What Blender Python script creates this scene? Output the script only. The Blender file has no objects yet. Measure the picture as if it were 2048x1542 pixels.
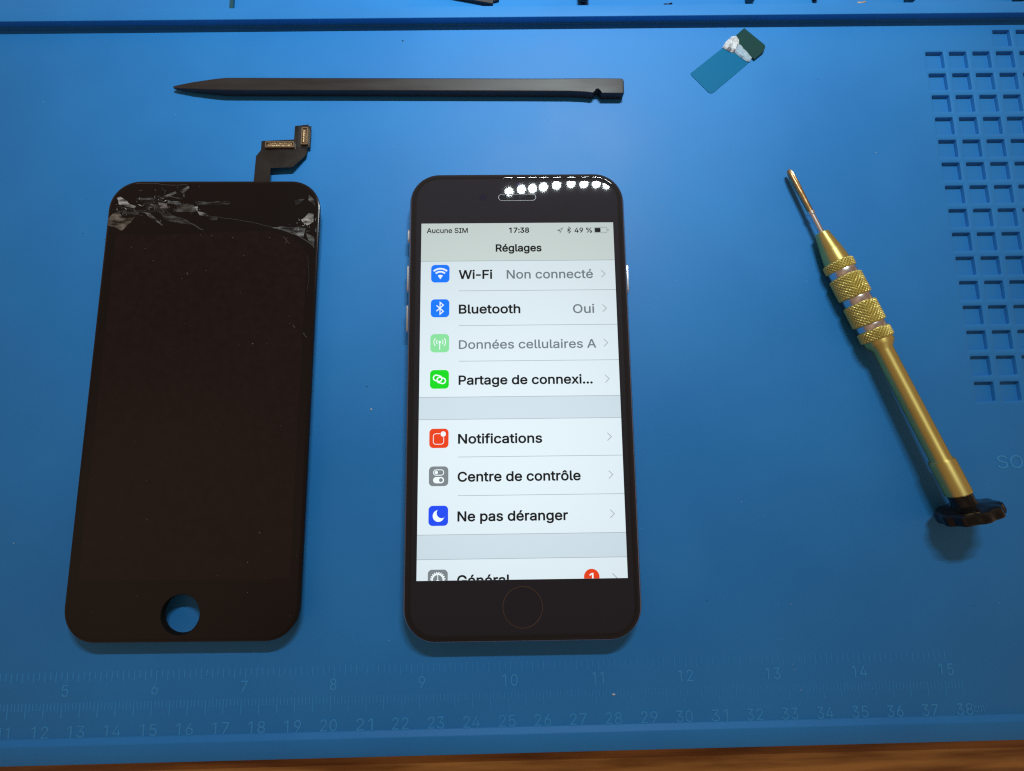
import bpy, bmesh, math, random
from mathutils import Vector, Matrix, noise, geometry
random.seed(7)
SC = bpy.context.scene
COL = SC.collection
MM = 0.001

# ------------------------------------------------------------------ camera, world, lamps, exposure
cam_data = bpy.data.cameras.new("camera")
cam = bpy.data.objects.new("camera", cam_data)
COL.objects.link(cam)
cam_data.sensor_fit = 'HORIZONTAL'
cam_data.sensor_width = 36.0
cam_data.lens = 36.0 * 900.0 / 2048.0
cam_data.clip_start = 0.005
cam_data.clip_end = 20.0
R3 = Matrix(((0.9997872792718281, 0.017645433129121254, -0.010678712278230421),
             (-0.018832000628323065, 0.9921368152775832, -0.12373316258460955),
             (0.00841141834474773, 0.12390794349249885, 0.9922580660195659)))
cam.matrix_world = Matrix.Translation(Vector((1.35663, 70.46686, 137.28395)) * MM) @ R3.to_4x4()
SC.camera = cam

world = bpy.data.worlds.new("World")
SC.world = world
world.use_nodes = True
wn = world.node_tree.nodes
wl = world.node_tree.links
bg = wn["Background"]
bg.inputs[1].default_value = 1.0
tc = wn.new('ShaderNodeTexCoord')
nz = wn.new('ShaderNodeTexNoise'); nz.inputs['Scale'].default_value = 1.6; nz.inputs['Detail'].default_value = 1.0
rp = wn.new('ShaderNodeValToRGB')
rp.color_ramp.elements[0].position = 0.40; rp.color_ramp.elements[0].color = (0.215, 0.140, 0.096, 1)
rp.color_ramp.elements[1].position = 0.62; rp.color_ramp.elements[1].color = (0.44, 0.295, 0.195, 1)
wl.new(tc.outputs['Generated'], nz.inputs['Vector'])
wl.new(nz.outputs['Fac'], rp.inputs['Fac'])
wl.new(rp.outputs['Color'], bg.inputs[0])

LED_Z = 315.0
LEDS = [(6.8, 327.3), (19.8, 329.9), (31.2, 330.8), (42.7, 332.3), (56.3, 334.3), (71.4, 335.8), (85.0, 335.6),
        (98.0, 335.4), (108.9, 334.2)]
led_data = bpy.data.lights.new("led_lamp", 'AREA')
led_data.shape = 'DISK'
led_data.size = 0.0080
led_data.energy = 0.0725
led_data.spread = math.radians(110)
led_data.color = (0.86, 0.98, 1.0)
aim = Vector((-8, 262, 0))
for (lx, ly) in LEDS:
    o = bpy.data.objects.new("led_lamp", led_data)
    COL.objects.link(o)
    p = Vector((lx, ly, LED_Z))
    o.location = p * MM
    o.rotation_euler = (aim - p).to_track_quat('-Z', 'Y').to_euler()

SC.view_settings.view_transform = 'Standard'
SC.view_settings.look = 'None'
SC.view_settings.exposure = 0.0
SC.view_settings.gamma = 1.0
SC.view_settings.use_curve_mapping = False
SC.render.engine = 'CYCLES'
SC.cycles.max_bounces = 8
SC.cycles.use_denoising = False
SC.cycles.filter_width = 1.2


# ------------------------------------------------------------------ helpers
def tag(o, label=None, cat=None, group=None, kind=None):
    if label: o['label'] = label
    if cat: o['category'] = cat
    if group: o['group'] = group
    if kind: o['kind'] = kind
    return o


def empty(name, loc, rz=0.0, label=None, cat=None, group=None):
    o = bpy.data.objects.new(name, None)
    o.empty_display_size = 0.01
    COL.objects.link(o)
    o.location = Vector(loc) * MM
    o.rotation_euler = (0, 0, rz)
    return tag(o, label, cat, group)


def obj(name, bm, mats, parent=None, smooth=None, recalc=True):
    """bmesh in millimetres -> one mesh object in metres"""
    if recalc:
        bmesh.ops.recalc_face_normals(bm, faces=bm.faces)
    for v in bm.verts:
        v.co *= MM
    me = bpy.data.meshes.new(name)
    bm.to_mesh(me)
    bm.free()
    if not isinstance(mats, (list, tuple)):
        mats = [mats]
    for m in mats:
        me.materials.append(m)
    if smooth is not None:
        me.shade_smooth()
        me.set_sharp_from_angle(angle=math.radians(smooth))
    o = bpy.data.objects.new(name, me)
    COL.objects.link(o)
    if parent is not None:
        o.parent = parent
    return o


def rrect(w, h, r, n=6, cx=0.0, cy=0.0):
    pts = []
    for (sx, sy, a0) in ((1, 1, 0), (-1, 1, 90), (-1, -1, 180), (1, -1, 270)):
        for i in range(n + 1):
            a = math.radians(a0 + 90.0 * i / n)
            pts.append((cx + sx * (w / 2 - r) + r * math.cos(a), cy + sy * (h / 2 - r) + r * math.sin(a)))
    return pts


def circle(r, n=32, cx=0.0, cy=0.0):
    return [(cx + r * math.cos(2 * math.pi * i / n), cy + r * math.sin(2 * math.pi * i / n)) for i in range(n)]


def loft(bm, loops, cap0=True, cap1=True, mat=0):
    vl = [[bm.verts.new(p) for p in lp] for lp in loops]
    n = len(vl[0])
    fs = []
    for a, b in zip(vl, vl[1:]):
        for i in range(n):
            fs.append(bm.faces.new((a[i], a[(i + 1) % n], b[(i + 1) % n], b[i])))
    if cap0: fs.append(bm.faces.new(list(reversed(vl[0]))))
    if cap1: fs.append(bm.faces.new(vl[-1]))
    for f in fs: f.material_index = mat
    return vl


def box(bm, x0, x1, y0, y1, z0, z1, mat=0):
    loft(bm, [[(x0, y0, z0), (x1, y0, z0), (x1, y1, z0), (x0, y1, z0)],
              [(x0, y0, z1), (x1, y0, z1), (x1, y1, z1), (x0, y1, z1)]], mat=mat)


def in_loop(x, y, poly):
    c = False
    for i in range(len(poly)):
        (x0, y0), (x1, y1) = poly[i], poly[i - 1]
        if (y0 > y) != (y1 > y) and x < (x1 - x0) * (y - y0) / (y1 - y0) + x0: c = not c
    return c


def fill(outer, holes):
    """triangles of an outline with holes: points, index triples (anticlockwise)"""
    loops = [[(p[0], p[1]) for p in lp] for lp in [outer] + list(holes)]
    pts, edges = [], []
    for lp in loops:
        k = len(pts)
        pts += [Vector(p) for p in lp]
        edges += [(k + i, k + (i + 1) % len(lp)) for i in range(len(lp))]
    v2, _, tris = geometry.delaunay_2d_cdt(pts, edges, [], 0, 1e-5)[:3]
    out = []
    for t in tris:
        a, b, c = (v2[i] for i in t)
        area = (b.x - a.x) * (c.y - a.y) - (b.y - a.y) * (c.x - a.x)
        if abs(area) < 1e-9: continue
        cx, cy = (a.x + b.x + c.x) / 3, (a.y + b.y + c.y) / 3
        if in_loop(cx, cy, loops[0]) and not any(in_loop(cx, cy, h) for h in loops[1:]):
            out.append(tuple(t) if area > 0 else tuple(reversed(t)))
    used = sorted({i for t in out for i in t})
    new = {o: n for n, o in enumerate(used)}
    return [(v2[i].x, v2[i].y) for i in used], [tuple(new[i] for i in t) for t in out], loops


def prism(bm, outer, holes, z0, z1, mat=0):
    """flat plate with holes; z0 and z1 may be functions of (x, y)"""
    f0 = z0 if callable(z0) else (lambda x, y: z0)
    f1 = z1 if callable(z1) else (lambda x, y: z1)
    pts, tris, loops = fill(outer, holes)
    top = [bm.verts.new((x, y, f1(x, y))) for x, y in pts]
    bot = [bm.verts.new((x, y, f0(x, y))) for x, y in pts]
    fs, vs = [], top + bot
    for t in tris:
        fs.append(bm.faces.new([top[i] for i in t]))
        fs.append(bm.faces.new([bot[i] for i in reversed(t)]))
    for lp in loops:
        a = [bm.verts.new((x, y, f0(x, y))) for x, y in lp]
        b = [bm.verts.new((x, y, f1(x, y))) for x, y in lp]
        vs += a + b
        for i in range(len(lp)):
            j = (i + 1) % len(lp)
            fs.append(bm.faces.new((a[i], a[j], b[j], b[i])))
    for f in fs: f.material_index = mat
    bmesh.ops.remove_doubles(bm, verts=vs, dist=1e-4)


def flat(bm, outer, holes, z, mat=0):
    """single-sided flat printed/lit marking, facing up"""
    pts, tris, _ = fill(outer, holes)
    vs = [bm.verts.new((x, y, z)) for x, y in pts]
    for t in tris:
        bm.faces.new([vs[i] for i in t]).material_index = mat


def ribbon(pts, w, closed=False):
    """outline(s) of a stroked polyline"""
    n = len(pts)
    L, Rr = [], []
    for i in range(n):
        p = Vector(pts[i])
        if closed or 0 < i < n - 1:
            a = (p - Vector(pts[i - 1])).normalized()
            b = (Vector(pts[(i + 1) % n]) - p).normalized()
        elif i == 0:
            a = b = (Vector(pts[1]) - p).normalized()
        else:
            a = b = (p - Vector(pts[i - 1])).normalized()
        na, nb = Vector((-a.y, a.x)), Vector((-b.y, b.x))
        m = (na + nb)
        m = m.normalized() if m.length > 1e-6 else na
        k = min(1.0 / max(m.dot(na), 0.3), 2.2)
        L.append(p + m * (w / 2 * k)); Rr.append(p - m * (w / 2 * k))
    return L, Rr


def stroke(bm, pts, w, z, closed=False, mat=0):
    L, Rr = ribbon(pts, w, closed)
    vl = [bm.verts.new((p.x, p.y, z)) for p in L]
    vr = [bm.verts.new((p.x, p.y, z)) for p in Rr]
    n = len(pts)
    for i in range(n if closed else n - 1):
        j = (i + 1) % n
        f = bm.faces.new((vr[i], vr[j], vl[j], vl[i]))
        f.material_index = mat


def arc(cx, cy, r, a0, a1, n=14):
    return [(cx + r * math.cos(math.radians(a0 + (a1 - a0) * i / n)), cy + r * math.sin(math.radians(a0 + (a1 - a0) * i / n))) for i in range(n + 1)]


# letter shapes: advance width and outlines per character, in thousandths of the type size (cap height 509)
GLYPHS = {'%':(676,['175,283 146,286 121,297 101,314 86,335 78,360 75,388 75,412 78,440 87,464 101,486 121,503 146,513 175,517 206,513 230,503 250,486 264,464 273,440 276,412 276,388 273,360 264,335 250,314 230,297 205,286','175,327 198,332 212,346 221,365 223,388 223,412 221,435 213,454 198,468 175,473 153,468 138,454 130,435 127,412 127,388 130,365 138,346 153,332','501,-10 471,-6 446,5 426,21 412,43 403,68 400,95 400,120 403,147 412,172 427,194 447,210 471,221 501,225 531,221 556,210 576,194 590,172 598,147 601,120 601,95 598,68 589,43 575,21 555,5 531,-6','501,35 523,39 538,53 546,73 549,95 549,120 546,142 538,162 524,176 501,180 479,176 464,162 456,142 453,120 453,95 455,73 464,53 479,39','132,0 482,509 540,509 191,0']),
'-':(453,['337,244 337,188 114,188 114,244']),
'.':(188,['95,-4 78,-1 63,9 53,24 50,41 53,59 63,73 78,83 95,87 113,83 128,73 138,59 141,41 138,24 128,9 113,-1']),
'0':(453,['227,-7 174,1 130,24 95,62 69,113 53,178 48,254 53,330 69,395 95,447 130,484 174,508 227,516 279,508 323,484 358,447 384,395 400,330 405,254 400,178 384,113 359,62 323,24 279,1','227,50 261,56 290,74 313,103 330,144 340,194 344,254 340,314 330,365 313,405 290,435 261,453 227,460 192,453 163,435 140,405 123,365 113,314 109,254 113,194 123,144 140,103 163,74 192,56']),
'1':(453,['76,0 76,55 391,55 391,0','276,509 276,0 212,0 212,448 209,448 86,358 86,427 198,509']),
'2':(453,['64,0 64,47 234,229 282,282 299,305 311,327 318,348 320,371 317,397 308,419 293,436 273,449 250,457 224,460 196,457 172,447 153,433 139,413 130,390 127,362 66,362 71,405 86,442 111,473 143,496 182,511 225,516 268,511 306,497 337,474 361,445 376,411 381,372 378,345 371,318 357,290 336,259 267,180 153,60 153,57 389,57 389,0']),
'3':(453,['218,-7 173,-3 133,10 98,30 70,57 52,91 44,132 109,132 115,107 126,87 144,71 165,59 191,52 219,50 248,53 275,61 297,74 315,93 325,116 329,145 326,172 316,196 299,217 275,234 242,244 201,248 157,248 157,299 288,448 288,452 70,452 70,509 372,509 372,461 211,278 211,289 264,288 308,276 344,253 371,222 387,186 393,145 387,103 370,66 344,36 309,12 266,-2']),
'4':(453,['40,105 40,158 247,509 311,509 109,166 109,163 413,163 413,105','282,0 282,121 282,146 282,318 343,318 343,0']),
'5':(453,['221,-7 178,-2 140,11 108,32 83,60 66,93 60,130 122,130 127,108 138,89 154,73 173,60 196,52 221,50 250,53 276,64 298,82 314,104 324,131 328,162 324,193 314,221 297,244 275,262 248,273 218,277 192,275 167,268 145,258 128,246 67,253 96,509 366,509 366,452 151,452 134,301 136,301 155,315 178,325 203,331 229,334 263,330 294,321 321,306 345,285 364,260 379,231 388,199 391,163 385,117 369,76 343,41 309,15 268,-1']),
'6':(453,['226,-7 182,-1 142,15 109,40 84,74 69,115 64,162 68,199 80,239 102,285 137,340 252,509 322,509 151,261 145,261 154,275 165,288 179,299 196,307 214,312 235,314 278,309 316,295 346,271 370,240 384,201 389,157 384,112 368,73 343,39 310,14 271,-2','226,48 254,52 279,63 299,79 314,101 324,128 327,157 324,187 314,213 299,235 279,251 254,262 226,265 198,262 174,252 153,235 138,214 128,188 125,158 128,128 138,102 153,79 174,63 198,52']),
'7':(453,['97,0 323,448 323,452 62,452 62,509 391,509 391,449 165,0']),
'8':(453,['226,-7 178,-2 136,11 101,33 74,62 57,96 52,135 55,166 65,195 81,220 101,241 125,256 153,265 153,267 119,282 93,308 76,342 70,380 75,417 90,450 114,477 146,498 184,511 226,516 269,511 306,498 337,477 361,450 377,417 382,380 376,342 359,308 333,282 300,267 300,265 327,256 351,241 372,220 387,195 397,166 401,135 395,96 378,62 352,33 317,11 275,-2','226,49 258,52 285,60 307,74 323,91 333,113 337,139 333,165 322,189 305,208 283,223 256,232 226,235 196,232 169,223 147,208 130,189 119,165 115,139 119,113 129,91 145,74 167,60 195,52','226,290 252,292 274,300 293,313 307,330 316,351 319,376 316,399 308,420 294,437 275,449 252,457 226,460 200,457 177,449 159,437 145,420 136,399 133,376 136,351 145,330 159,313 178,300 201,292']),
'9':(453,['226,516 271,510 310,494 343,468 368,434 384,393 389,347 385,309 373,270 350,224 315,168 200,0 130,0 301,248 307,248 299,234 287,221 273,210 257,202 238,196 218,195 175,199 137,214 106,237 83,269 68,307 64,352 69,397 85,436 110,469 143,494 182,510','226,460 199,457 174,446 154,429 138,407 129,381 125,352 129,322 138,295 154,274 174,257 199,247 226,243 254,247 279,257 299,273 314,295 324,321 327,350 324,381 314,407 299,429 279,446 254,457']),
':':(188,['95,-4 78,-1 63,9 53,24 50,41 53,59 63,73 78,83 95,87 113,83 128,73 138,59 141,41 138,24 128,9 113,-1','95,271 78,274 63,284 53,299 50,316 53,334 63,349 78,359 95,362 113,359 128,349 138,334 141,316 138,299 128,284 113,274']),
'A':(480,['16,0 201,509 276,509 463,0 395,0 287,302 264,372 232,478 245,478 213,371 191,302 85,0','110,142 110,199 370,199 370,142']),
'B':(456,['60,0 60,509 241,509 289,504 329,491 359,469 381,442 394,410 398,374 395,344 387,320 373,301 356,286 336,275 315,267 315,262 339,257 363,245 385,227 402,203 414,173 418,136 413,100 400,67 377,39 344,18 301,4 247,0','125,57 245,57 296,63 330,80 349,105 355,137 352,161 342,184 327,203 306,218 279,228 248,231 125,231','125,285 238,285 265,288 288,296 308,309 323,326 333,348 336,372 330,403 313,429 283,446 240,452 125,452']),
'C':(510,['267,-7 205,1 150,25 104,63 70,115 48,179 40,254 48,329 70,393 104,445 150,484 205,508 267,516 305,513 340,504 373,490 402,471 427,447 448,418 463,385 473,348 408,348 401,373 389,395 375,413 357,428 337,440 315,449 292,454 267,456 223,450 184,432 150,403 125,364 109,314 103,254 109,194 125,145 151,105 184,76 223,59 267,53 292,55 315,60 337,69 357,81 375,96 389,114 401,136 408,160 473,160 463,124 448,91 428,62 402,38 373,19 341,5 305,-4']),
'D':(502,['219,0 96,0 96,57 215,57 272,63 318,81 354,110 379,149 394,198 399,255 394,312 379,361 354,399 320,428 275,446 221,452 93,452 93,509 225,509 294,501 353,478 399,441 433,391 455,329 462,255 455,181 433,119 398,68 351,31 291,8','125,509 125,0 60,0 60,509']),
'F':(410,['60,0 60,509 369,509 369,452 125,452 125,278 346,278 346,221 125,221 125,0']),
'G':(520,['269,-7 205,1 149,25 104,64 69,116 47,179 40,254 47,329 69,393 103,445 149,484 203,508 265,516 304,513 340,504 374,489 403,469 429,445 449,416 465,384 474,349 408,349 399,372 387,393 373,411 356,427 337,439 315,448 291,454 265,456 222,450 183,432 150,404 125,364 109,314 103,254 109,194 125,145 151,105 184,76 224,59 269,53 309,57 345,71 374,93 396,123 410,160 415,202 434,199 283,199 283,256 478,256 478,200 471,141 451,91 419,50 377,19 326,0']),
'I':(300,['31,0 31,57 118,57 118,452 31,452 31,509 269,509 269,452 183,452 183,57 269,57 269,0']),
'M':(628,['60,0 60,509 152,509 277,187 287,159 299,123 311,84 322,49 307,49 318,83 330,121 342,158 352,187 476,509 568,509 568,0 504,0 504,291 504,327 505,369 506,413 507,457 513,457 498,409 482,363 467,322 456,291 342,0 286,0 170,291 159,321 145,361 129,408 112,457 119,457 120,416 121,372 122,328 122,291 122,0']),
'N':(523,['60,0 60,509 136,509 343,183 363,151 388,107 414,55 405,54 401,108 399,157 399,195 399,509 463,509 463,0 387,0 202,290 177,331 148,381 108,452 119,454 122,384 124,328 125,291 125,0']),
'O':(533,['267,-7 205,1 150,25 105,63 70,115 48,179 40,254 48,329 70,393 105,445 150,484 205,508 267,516 329,508 384,484 429,445 464,393 486,329 493,254 486,179 464,115 429,63 384,25 329,1','267,53 310,59 349,76 383,105 408,144 425,194 430,254 425,314 408,365 383,404 349,433 310,450 267,456 223,450 184,433 151,404 125,364 109,314 103,254 109,194 125,144 151,105 184,76 223,59']),
'P':(445,['60,0 60,509 235,509 289,503 332,487 366,462 390,430 404,391 409,348 404,304 390,265 366,233 332,207 289,191 235,186 109,186 109,242 233,242 269,246 297,256 318,272 333,294 342,319 344,348 342,376 333,402 318,423 297,439 268,449 232,452 125,452 125,0']),
'R':(449,['60,0 60,509 236,509 290,504 333,489 367,465 390,433 405,395 409,352 405,309 390,271 367,240 333,217 289,203 236,198 96,198 96,255 234,255 269,258 298,267 319,281 334,300 342,324 345,352 342,380 334,405 319,425 298,440 269,449 233,452 125,452 125,0','353,0 230,229 303,229 428,0']),
'S':(447,['224,-9 172,-4 128,9 91,31 64,60 46,96 38,137 104,137 110,110 123,88 142,71 166,59 194,52 224,49 257,52 286,60 311,74 329,92 341,114 346,139 342,161 332,179 316,193 296,205 245,222 184,239 128,260 86,289 60,326 52,372 58,413 75,448 102,476 138,498 180,511 227,516 275,511 316,498 351,476 377,449 394,415 401,378 337,378 326,412 302,437 267,453 225,459 194,456 167,448 145,435 129,418 118,398 115,376 119,352 131,334 148,319 169,308 212,293 264,279 312,264 336,252 359,238 379,220 395,198 405,171 408,139 403,99 386,64 360,34 323,11 278,-4']),
'W':(686,['155,0 16,509 82,509 163,196 175,145 187,94 197,40 189,40 200,94 211,145 224,196 306,509 380,509 462,196 474,145 486,94 497,40 488,40 499,94 510,145 523,196 603,509 670,509 530,0 455,0 368,323 351,391 336,475 350,475 335,395 318,323 230,0']),
'a':(389,['160,-9 126,-5 94,5 68,22 48,45 35,73 30,108 34,138 43,161 58,179 78,193 100,203 125,211 178,220 234,227 252,230 265,235 273,243 276,255 276,257 273,279 267,297 256,311 240,322 220,329 196,331 171,329 149,322 132,313 118,301 107,288 100,274 41,291 57,322 79,346 104,364 133,375 163,382 194,384 239,379 263,372 286,360 306,343 322,320 333,290 337,251 337,0 277,0 277,52 272,52 252,25 236,12 215,1 190,-6','170,45 202,49 228,59 248,74 263,93 272,115 276,138 276,190 259,182 231,176 200,171 175,168 134,159 117,150 103,139 95,124 92,105 94,87 102,72 114,61 130,52 149,47']),
'c':(396,['207,-8 159,-2 117,16 82,46 56,85 40,133 34,187 40,243 56,291 82,330 117,360 159,378 207,384 234,383 260,377 284,368 305,356 324,341 340,322 353,301 362,277 303,262 290,289 270,311 242,325 207,330 173,325 145,310 124,287 108,258 99,224 96,187 99,151 108,117 124,89 145,66 173,51 207,46 243,52 271,66 292,89 304,117 363,102 354,78 341,56 325,37 306,21 285,9 261,-1 235,-6']),
'd':(424,['195,-8 151,-2 111,16 79,45 55,84 39,133 34,189 39,245 55,293 79,332 112,361 151,378 196,384 228,381 253,373 272,360 287,346 306,319 311,319 311,509 372,509 372,0 313,0 313,59 307,59 287,31 272,17 252,4 227,-5','205,47 236,51 263,65 284,86 299,115 309,150 312,189 309,229 300,263 284,291 263,312 237,325 205,330 172,325 145,311 124,290 108,261 99,227 96,189 99,151 109,117 124,88 145,66 172,51']),
'e':(404,['212,-8 161,-2 117,16 82,46 56,85 40,132 34,187 39,242 55,290 81,329 115,359 157,378 205,384 236,382 266,374 294,361 319,341 341,315 357,282 368,242 371,194 371,169 75,169 75,221 338,221 310,202 307,237 298,269 283,294 263,314 237,326 205,330 173,326 146,313 125,294 109,270 99,241 96,211 96,178 100,139 110,106 128,80 151,61 179,50 212,46 234,48 254,53 271,61 285,73 297,88 306,105 365,91 353,63 335,39 311,19 283,4 249,-5']),
'f':(254,['228,379 228,327 6,327 6,379','81,0 81,432 84,461 96,486 113,505 135,519 161,527 187,530 222,527 243,521 227,468 215,472 195,474 171,470 154,460 145,443 142,419 142,0']),
'g':(425,['207,-151 168,-148 134,-140 105,-127 82,-110 64,-91 51,-69 101,-41 122,-66 136,-78 154,-88 178,-95 207,-97 249,-92 282,-75 304,-47 311,-6 311,68 306,68 287,41 272,28 252,16 227,8 195,5 152,10 113,27 80,53 55,90 39,136 34,191 39,246 55,293 80,332 112,361 152,378 196,384 228,382 253,373 273,360 288,346 308,319 313,319 313,379 372,379 372,-9 367,-54 350,-90 324,-117 291,-136 251,-147','205,59 237,63 264,75 285,95 300,121 309,154 312,193 309,231 300,264 285,291 264,312 237,325 205,330 172,325 145,312 124,290 109,262 99,229 96,193 99,155 109,123 124,96 145,76 172,63']),
'h':(410,['114,227 114,0 53,0 53,509 114,509 114,287 102,287 124,332 152,362 187,379 227,384 264,380 295,369 321,349 341,321 353,285 357,240 357,0 296,0 296,235 290,275 273,304 246,323 210,329 184,326 161,317 141,303 126,283 117,257']),
'i':(167,['53,0 53,379 114,379 114,0','84,443 67,446 54,455 44,468 41,483 44,499 54,512 67,521 84,524 100,521 114,512 123,499 126,483 123,468 114,455 100,446']),
'l':(189,['139,-2 101,3 74,20 58,47 53,84 53,509 114,509 114,99 115,77 120,62 130,54 146,52 160,53 170,54 181,3 162,-1']),
'm':(610,['53,0 53,379 112,379 112,295 108,295 118,323 132,346 151,363 172,376 195,384 219,386 257,380 287,361 309,331 321,295 312,295 322,321 337,343 357,361 381,375 407,383 437,386 468,383 497,372 522,354 541,328 553,296 557,255 557,0 496,0 496,254 490,289 473,313 447,326 419,330 395,328 374,320 358,307 345,290 338,270 335,247 335,0 274,0 274,260 269,288 253,311 229,326 199,330 178,328 158,320 140,307 126,289 117,266 114,238 114,0']),
'n':(410,['114,227 114,0 53,0 53,379 112,379 112,287 102,287 124,332 152,362 187,379 227,384 264,380 295,369 321,349 341,321 353,285 357,240 357,0 296,0 296,235 290,275 273,304 246,323 210,329 184,326 161,317 141,303 126,283 117,257']),
'o':(415,['207,-8 159,-2 117,16 82,46 56,85 40,133 34,187 40,243 56,291 82,330 117,360 159,378 207,384 256,378 299,360 333,330 359,291 376,243 381,187 376,133 359,85 333,46 299,16 256,-2','207,46 242,51 270,66 292,89 307,117 316,151 319,187 316,224 307,258 292,287 270,310 242,325 207,330 173,325 145,310 124,287 108,258 99,224 96,187 99,151 108,117 124,89 145,66 173,51']),
'p':(424,['53,-143 53,379 112,379 112,319 118,319 137,346 152,360 171,373 197,381 229,384 274,378 313,361 345,332 370,293 385,245 390,189 385,133 370,84 346,45 313,16 274,-2 229,-8 198,-5 173,4 153,17 138,31 118,59 114,59 114,-143','220,47 253,51 279,66 301,88 316,117 325,151 328,189 325,227 316,261 301,290 280,311 253,325 220,330 188,325 161,312 140,291 125,263 116,229 113,189 116,150 125,115 140,86 162,65 188,51']),
'r':(259,['53,0 53,379 112,379 112,321 115,321 130,347 152,367 181,380 213,385 229,384 243,384 243,322 230,324 207,326 182,323 159,315 140,301 126,284 117,262 114,237 114,0']),
's':(365,['182,-8 145,-5 112,3 84,18 62,38 45,63 36,94 94,107 105,79 124,60 150,49 181,45 217,50 244,62 262,81 268,103 265,121 254,136 237,147 212,155 149,170 104,186 72,208 53,237 47,274 51,305 65,332 87,354 115,370 149,381 187,384 223,381 254,372 279,358 299,339 314,316 324,290 268,277 258,298 243,316 219,328 187,333 156,329 131,317 114,299 109,277 112,258 124,243 144,232 172,223 229,209 275,194 306,171 325,142 331,107 326,75 312,47 290,24 260,6 223,-5']),
't':(227,['204,379 204,327 6,327 6,379','65,471 126,471 126,98 128,76 136,61 150,53 170,50 185,51 202,54 213,2 192,-3 168,-4 125,2 92,21 72,52 65,93']),
'u':(410,['182,-5 146,-1 115,11 89,31 69,59 57,95 53,139 53,379 114,379 114,144 119,105 137,75 164,56 200,50 226,53 249,62 268,77 283,97 293,122 296,153 296,379 357,379 357,0 298,0 298,92 307,92 286,47 257,17 222,0']),
'x':(379,['21,0 171,218 171,171 29,379 100,379 147,306 179,253 207,206 175,206 202,253 233,306 282,379 352,379 209,169 209,214 358,0 287,0 231,85 200,136 173,182 205,182 178,136 148,85 91,0']),
'é':(404,['212,-8 161,-2 117,16 82,46 56,85 40,132 34,187 39,242 55,290 81,329 115,359 157,378 205,384 236,382 266,374 294,361 319,341 341,315 357,282 368,242 371,194 371,169 75,169 75,221 338,221 310,202 307,237 298,269 283,294 263,314 237,326 205,330 173,326 146,313 125,294 109,270 99,241 96,211 96,178 100,139 110,106 128,80 151,61 179,50 212,46 234,48 254,53 271,61 285,73 297,88 306,105 365,91 353,63 335,39 311,19 283,4 249,-5','177,429 225,529 293,529 227,429']),
'ô':(415,['207,-8 159,-2 117,16 82,46 56,85 40,133 34,187 40,243 56,291 82,330 117,360 159,378 207,384 256,378 299,360 333,330 359,291 376,243 381,187 376,133 359,85 333,46 299,16 256,-2','207,46 242,51 270,66 292,89 307,117 316,151 319,187 316,224 307,258 292,287 270,310 242,325 207,330 173,325 145,310 124,287 108,258 99,224 96,187 99,151 108,117 124,89 145,66 173,51','158,435 98,435 98,438 178,529 236,529 317,438 317,435 256,435 207,495']),
}
CAPH = 509.0


def glyph_parts(ch):
    """[(outer, [holes])] in type units"""
    adv, strs = GLYPHS[ch]
    if ch == '1': strs = strs[1:]
    outs, holes = [], []
    for st in strs:
        p = [tuple(float(v) for v in q.split(',')) for q in st.split(' ')]
        area = sum(p[i][0] * p[(i + 1) % len(p)][1] - p[(i + 1) % len(p)][0] * p[i][1] for i in range(len(p)))
        (outs if area < 0 else holes).append(p)
    return adv, [(o, [h for h in holes if in_loop(h[0][0], h[0][1], o)]) for o in outs]


def text_bm(bm, body, x0, base, cap_h, width=None, right=None, bold=0.0, z=0.0, raised=0.0, mat=0, center=None):
    """write text into bm (mm) with a given cap height and width, flat or raised"""
    k = cap_h / CAPH
    pen, parts = 0.0, []
    for ch in body:
        if ch == ' ':
            pen += 188.0; continue
        adv, pp = glyph_parts(ch)
        if ch == '-':
            pen -= 62.0; adv -= 62.0
        for o, hs in pp:
            parts.append(([(x + pen, y) for x, y in o], [[(x + pen, y) for x, y in h] for h in hs]))
        pen += adv
    xs = [x for o, _ in parts for x, _ in o]
    lo, hi = min(xs), max(xs)
    sx = (width / (hi - lo)) if width else k
    w = (hi - lo) * sx
    if right is not None: x0 = right - w
    if center is not None: x0 = center - w / 2
    mp = lambda lp: [(x0 + (x - lo) * sx, base + y * k) for x, y in lp]
    for i, (o, hs) in enumerate(parts):
        if raised:
            prism(bm, mp(o), [mp(h) for h in hs], z - .02, z + raised + .002 * (i % 3), mat)
        else:
            flat(bm, mp(o), [mp(h) for h in hs], z + .002 * (i % 3), mat)
            hw = bold * cap_h
            if not hw: continue
            q = 0
            for lp in [mp(o)] + [mp(h) for h in hs]:            # heavier weight: a line drawn along every outline
                for j in range(len(lp)):
                    p0, p1 = Vector(lp[j]), Vector(lp[(j + 1) % len(lp)])
                    d = (p1 - p0)
                    if d.length < 1e-6: continue
                    d.normalize(); n = Vector((-d.y, d.x)) * hw; e = d * hw * .5
                    zz = z + .006 + .0007 * (q % 5); q += 1
                    f = bm.faces.new([bm.verts.new((v.x, v.y, zz)) for v in (p0 - e - n, p1 + e - n, p1 + e + n, p0 - e + n)])
                    f.material_index = mat
    return w


def lathe(bm, prof, n=48, mod=None, mat=0, cap0=True, cap1=True):
    """turned shape along +x; prof = [(s, r)]"""
    loops = []
    for (s, r) in prof:
        lp = []
        for i in range(n):
            a = 2 * math.pi * i / n
            rr = r if mod is None else mod(s, r, a)
            lp.append((s, rr * math.cos(a), rr * math.sin(a)))
        loops.append(lp)
    loft(bm, loops, cap0, cap1, mat)


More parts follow.
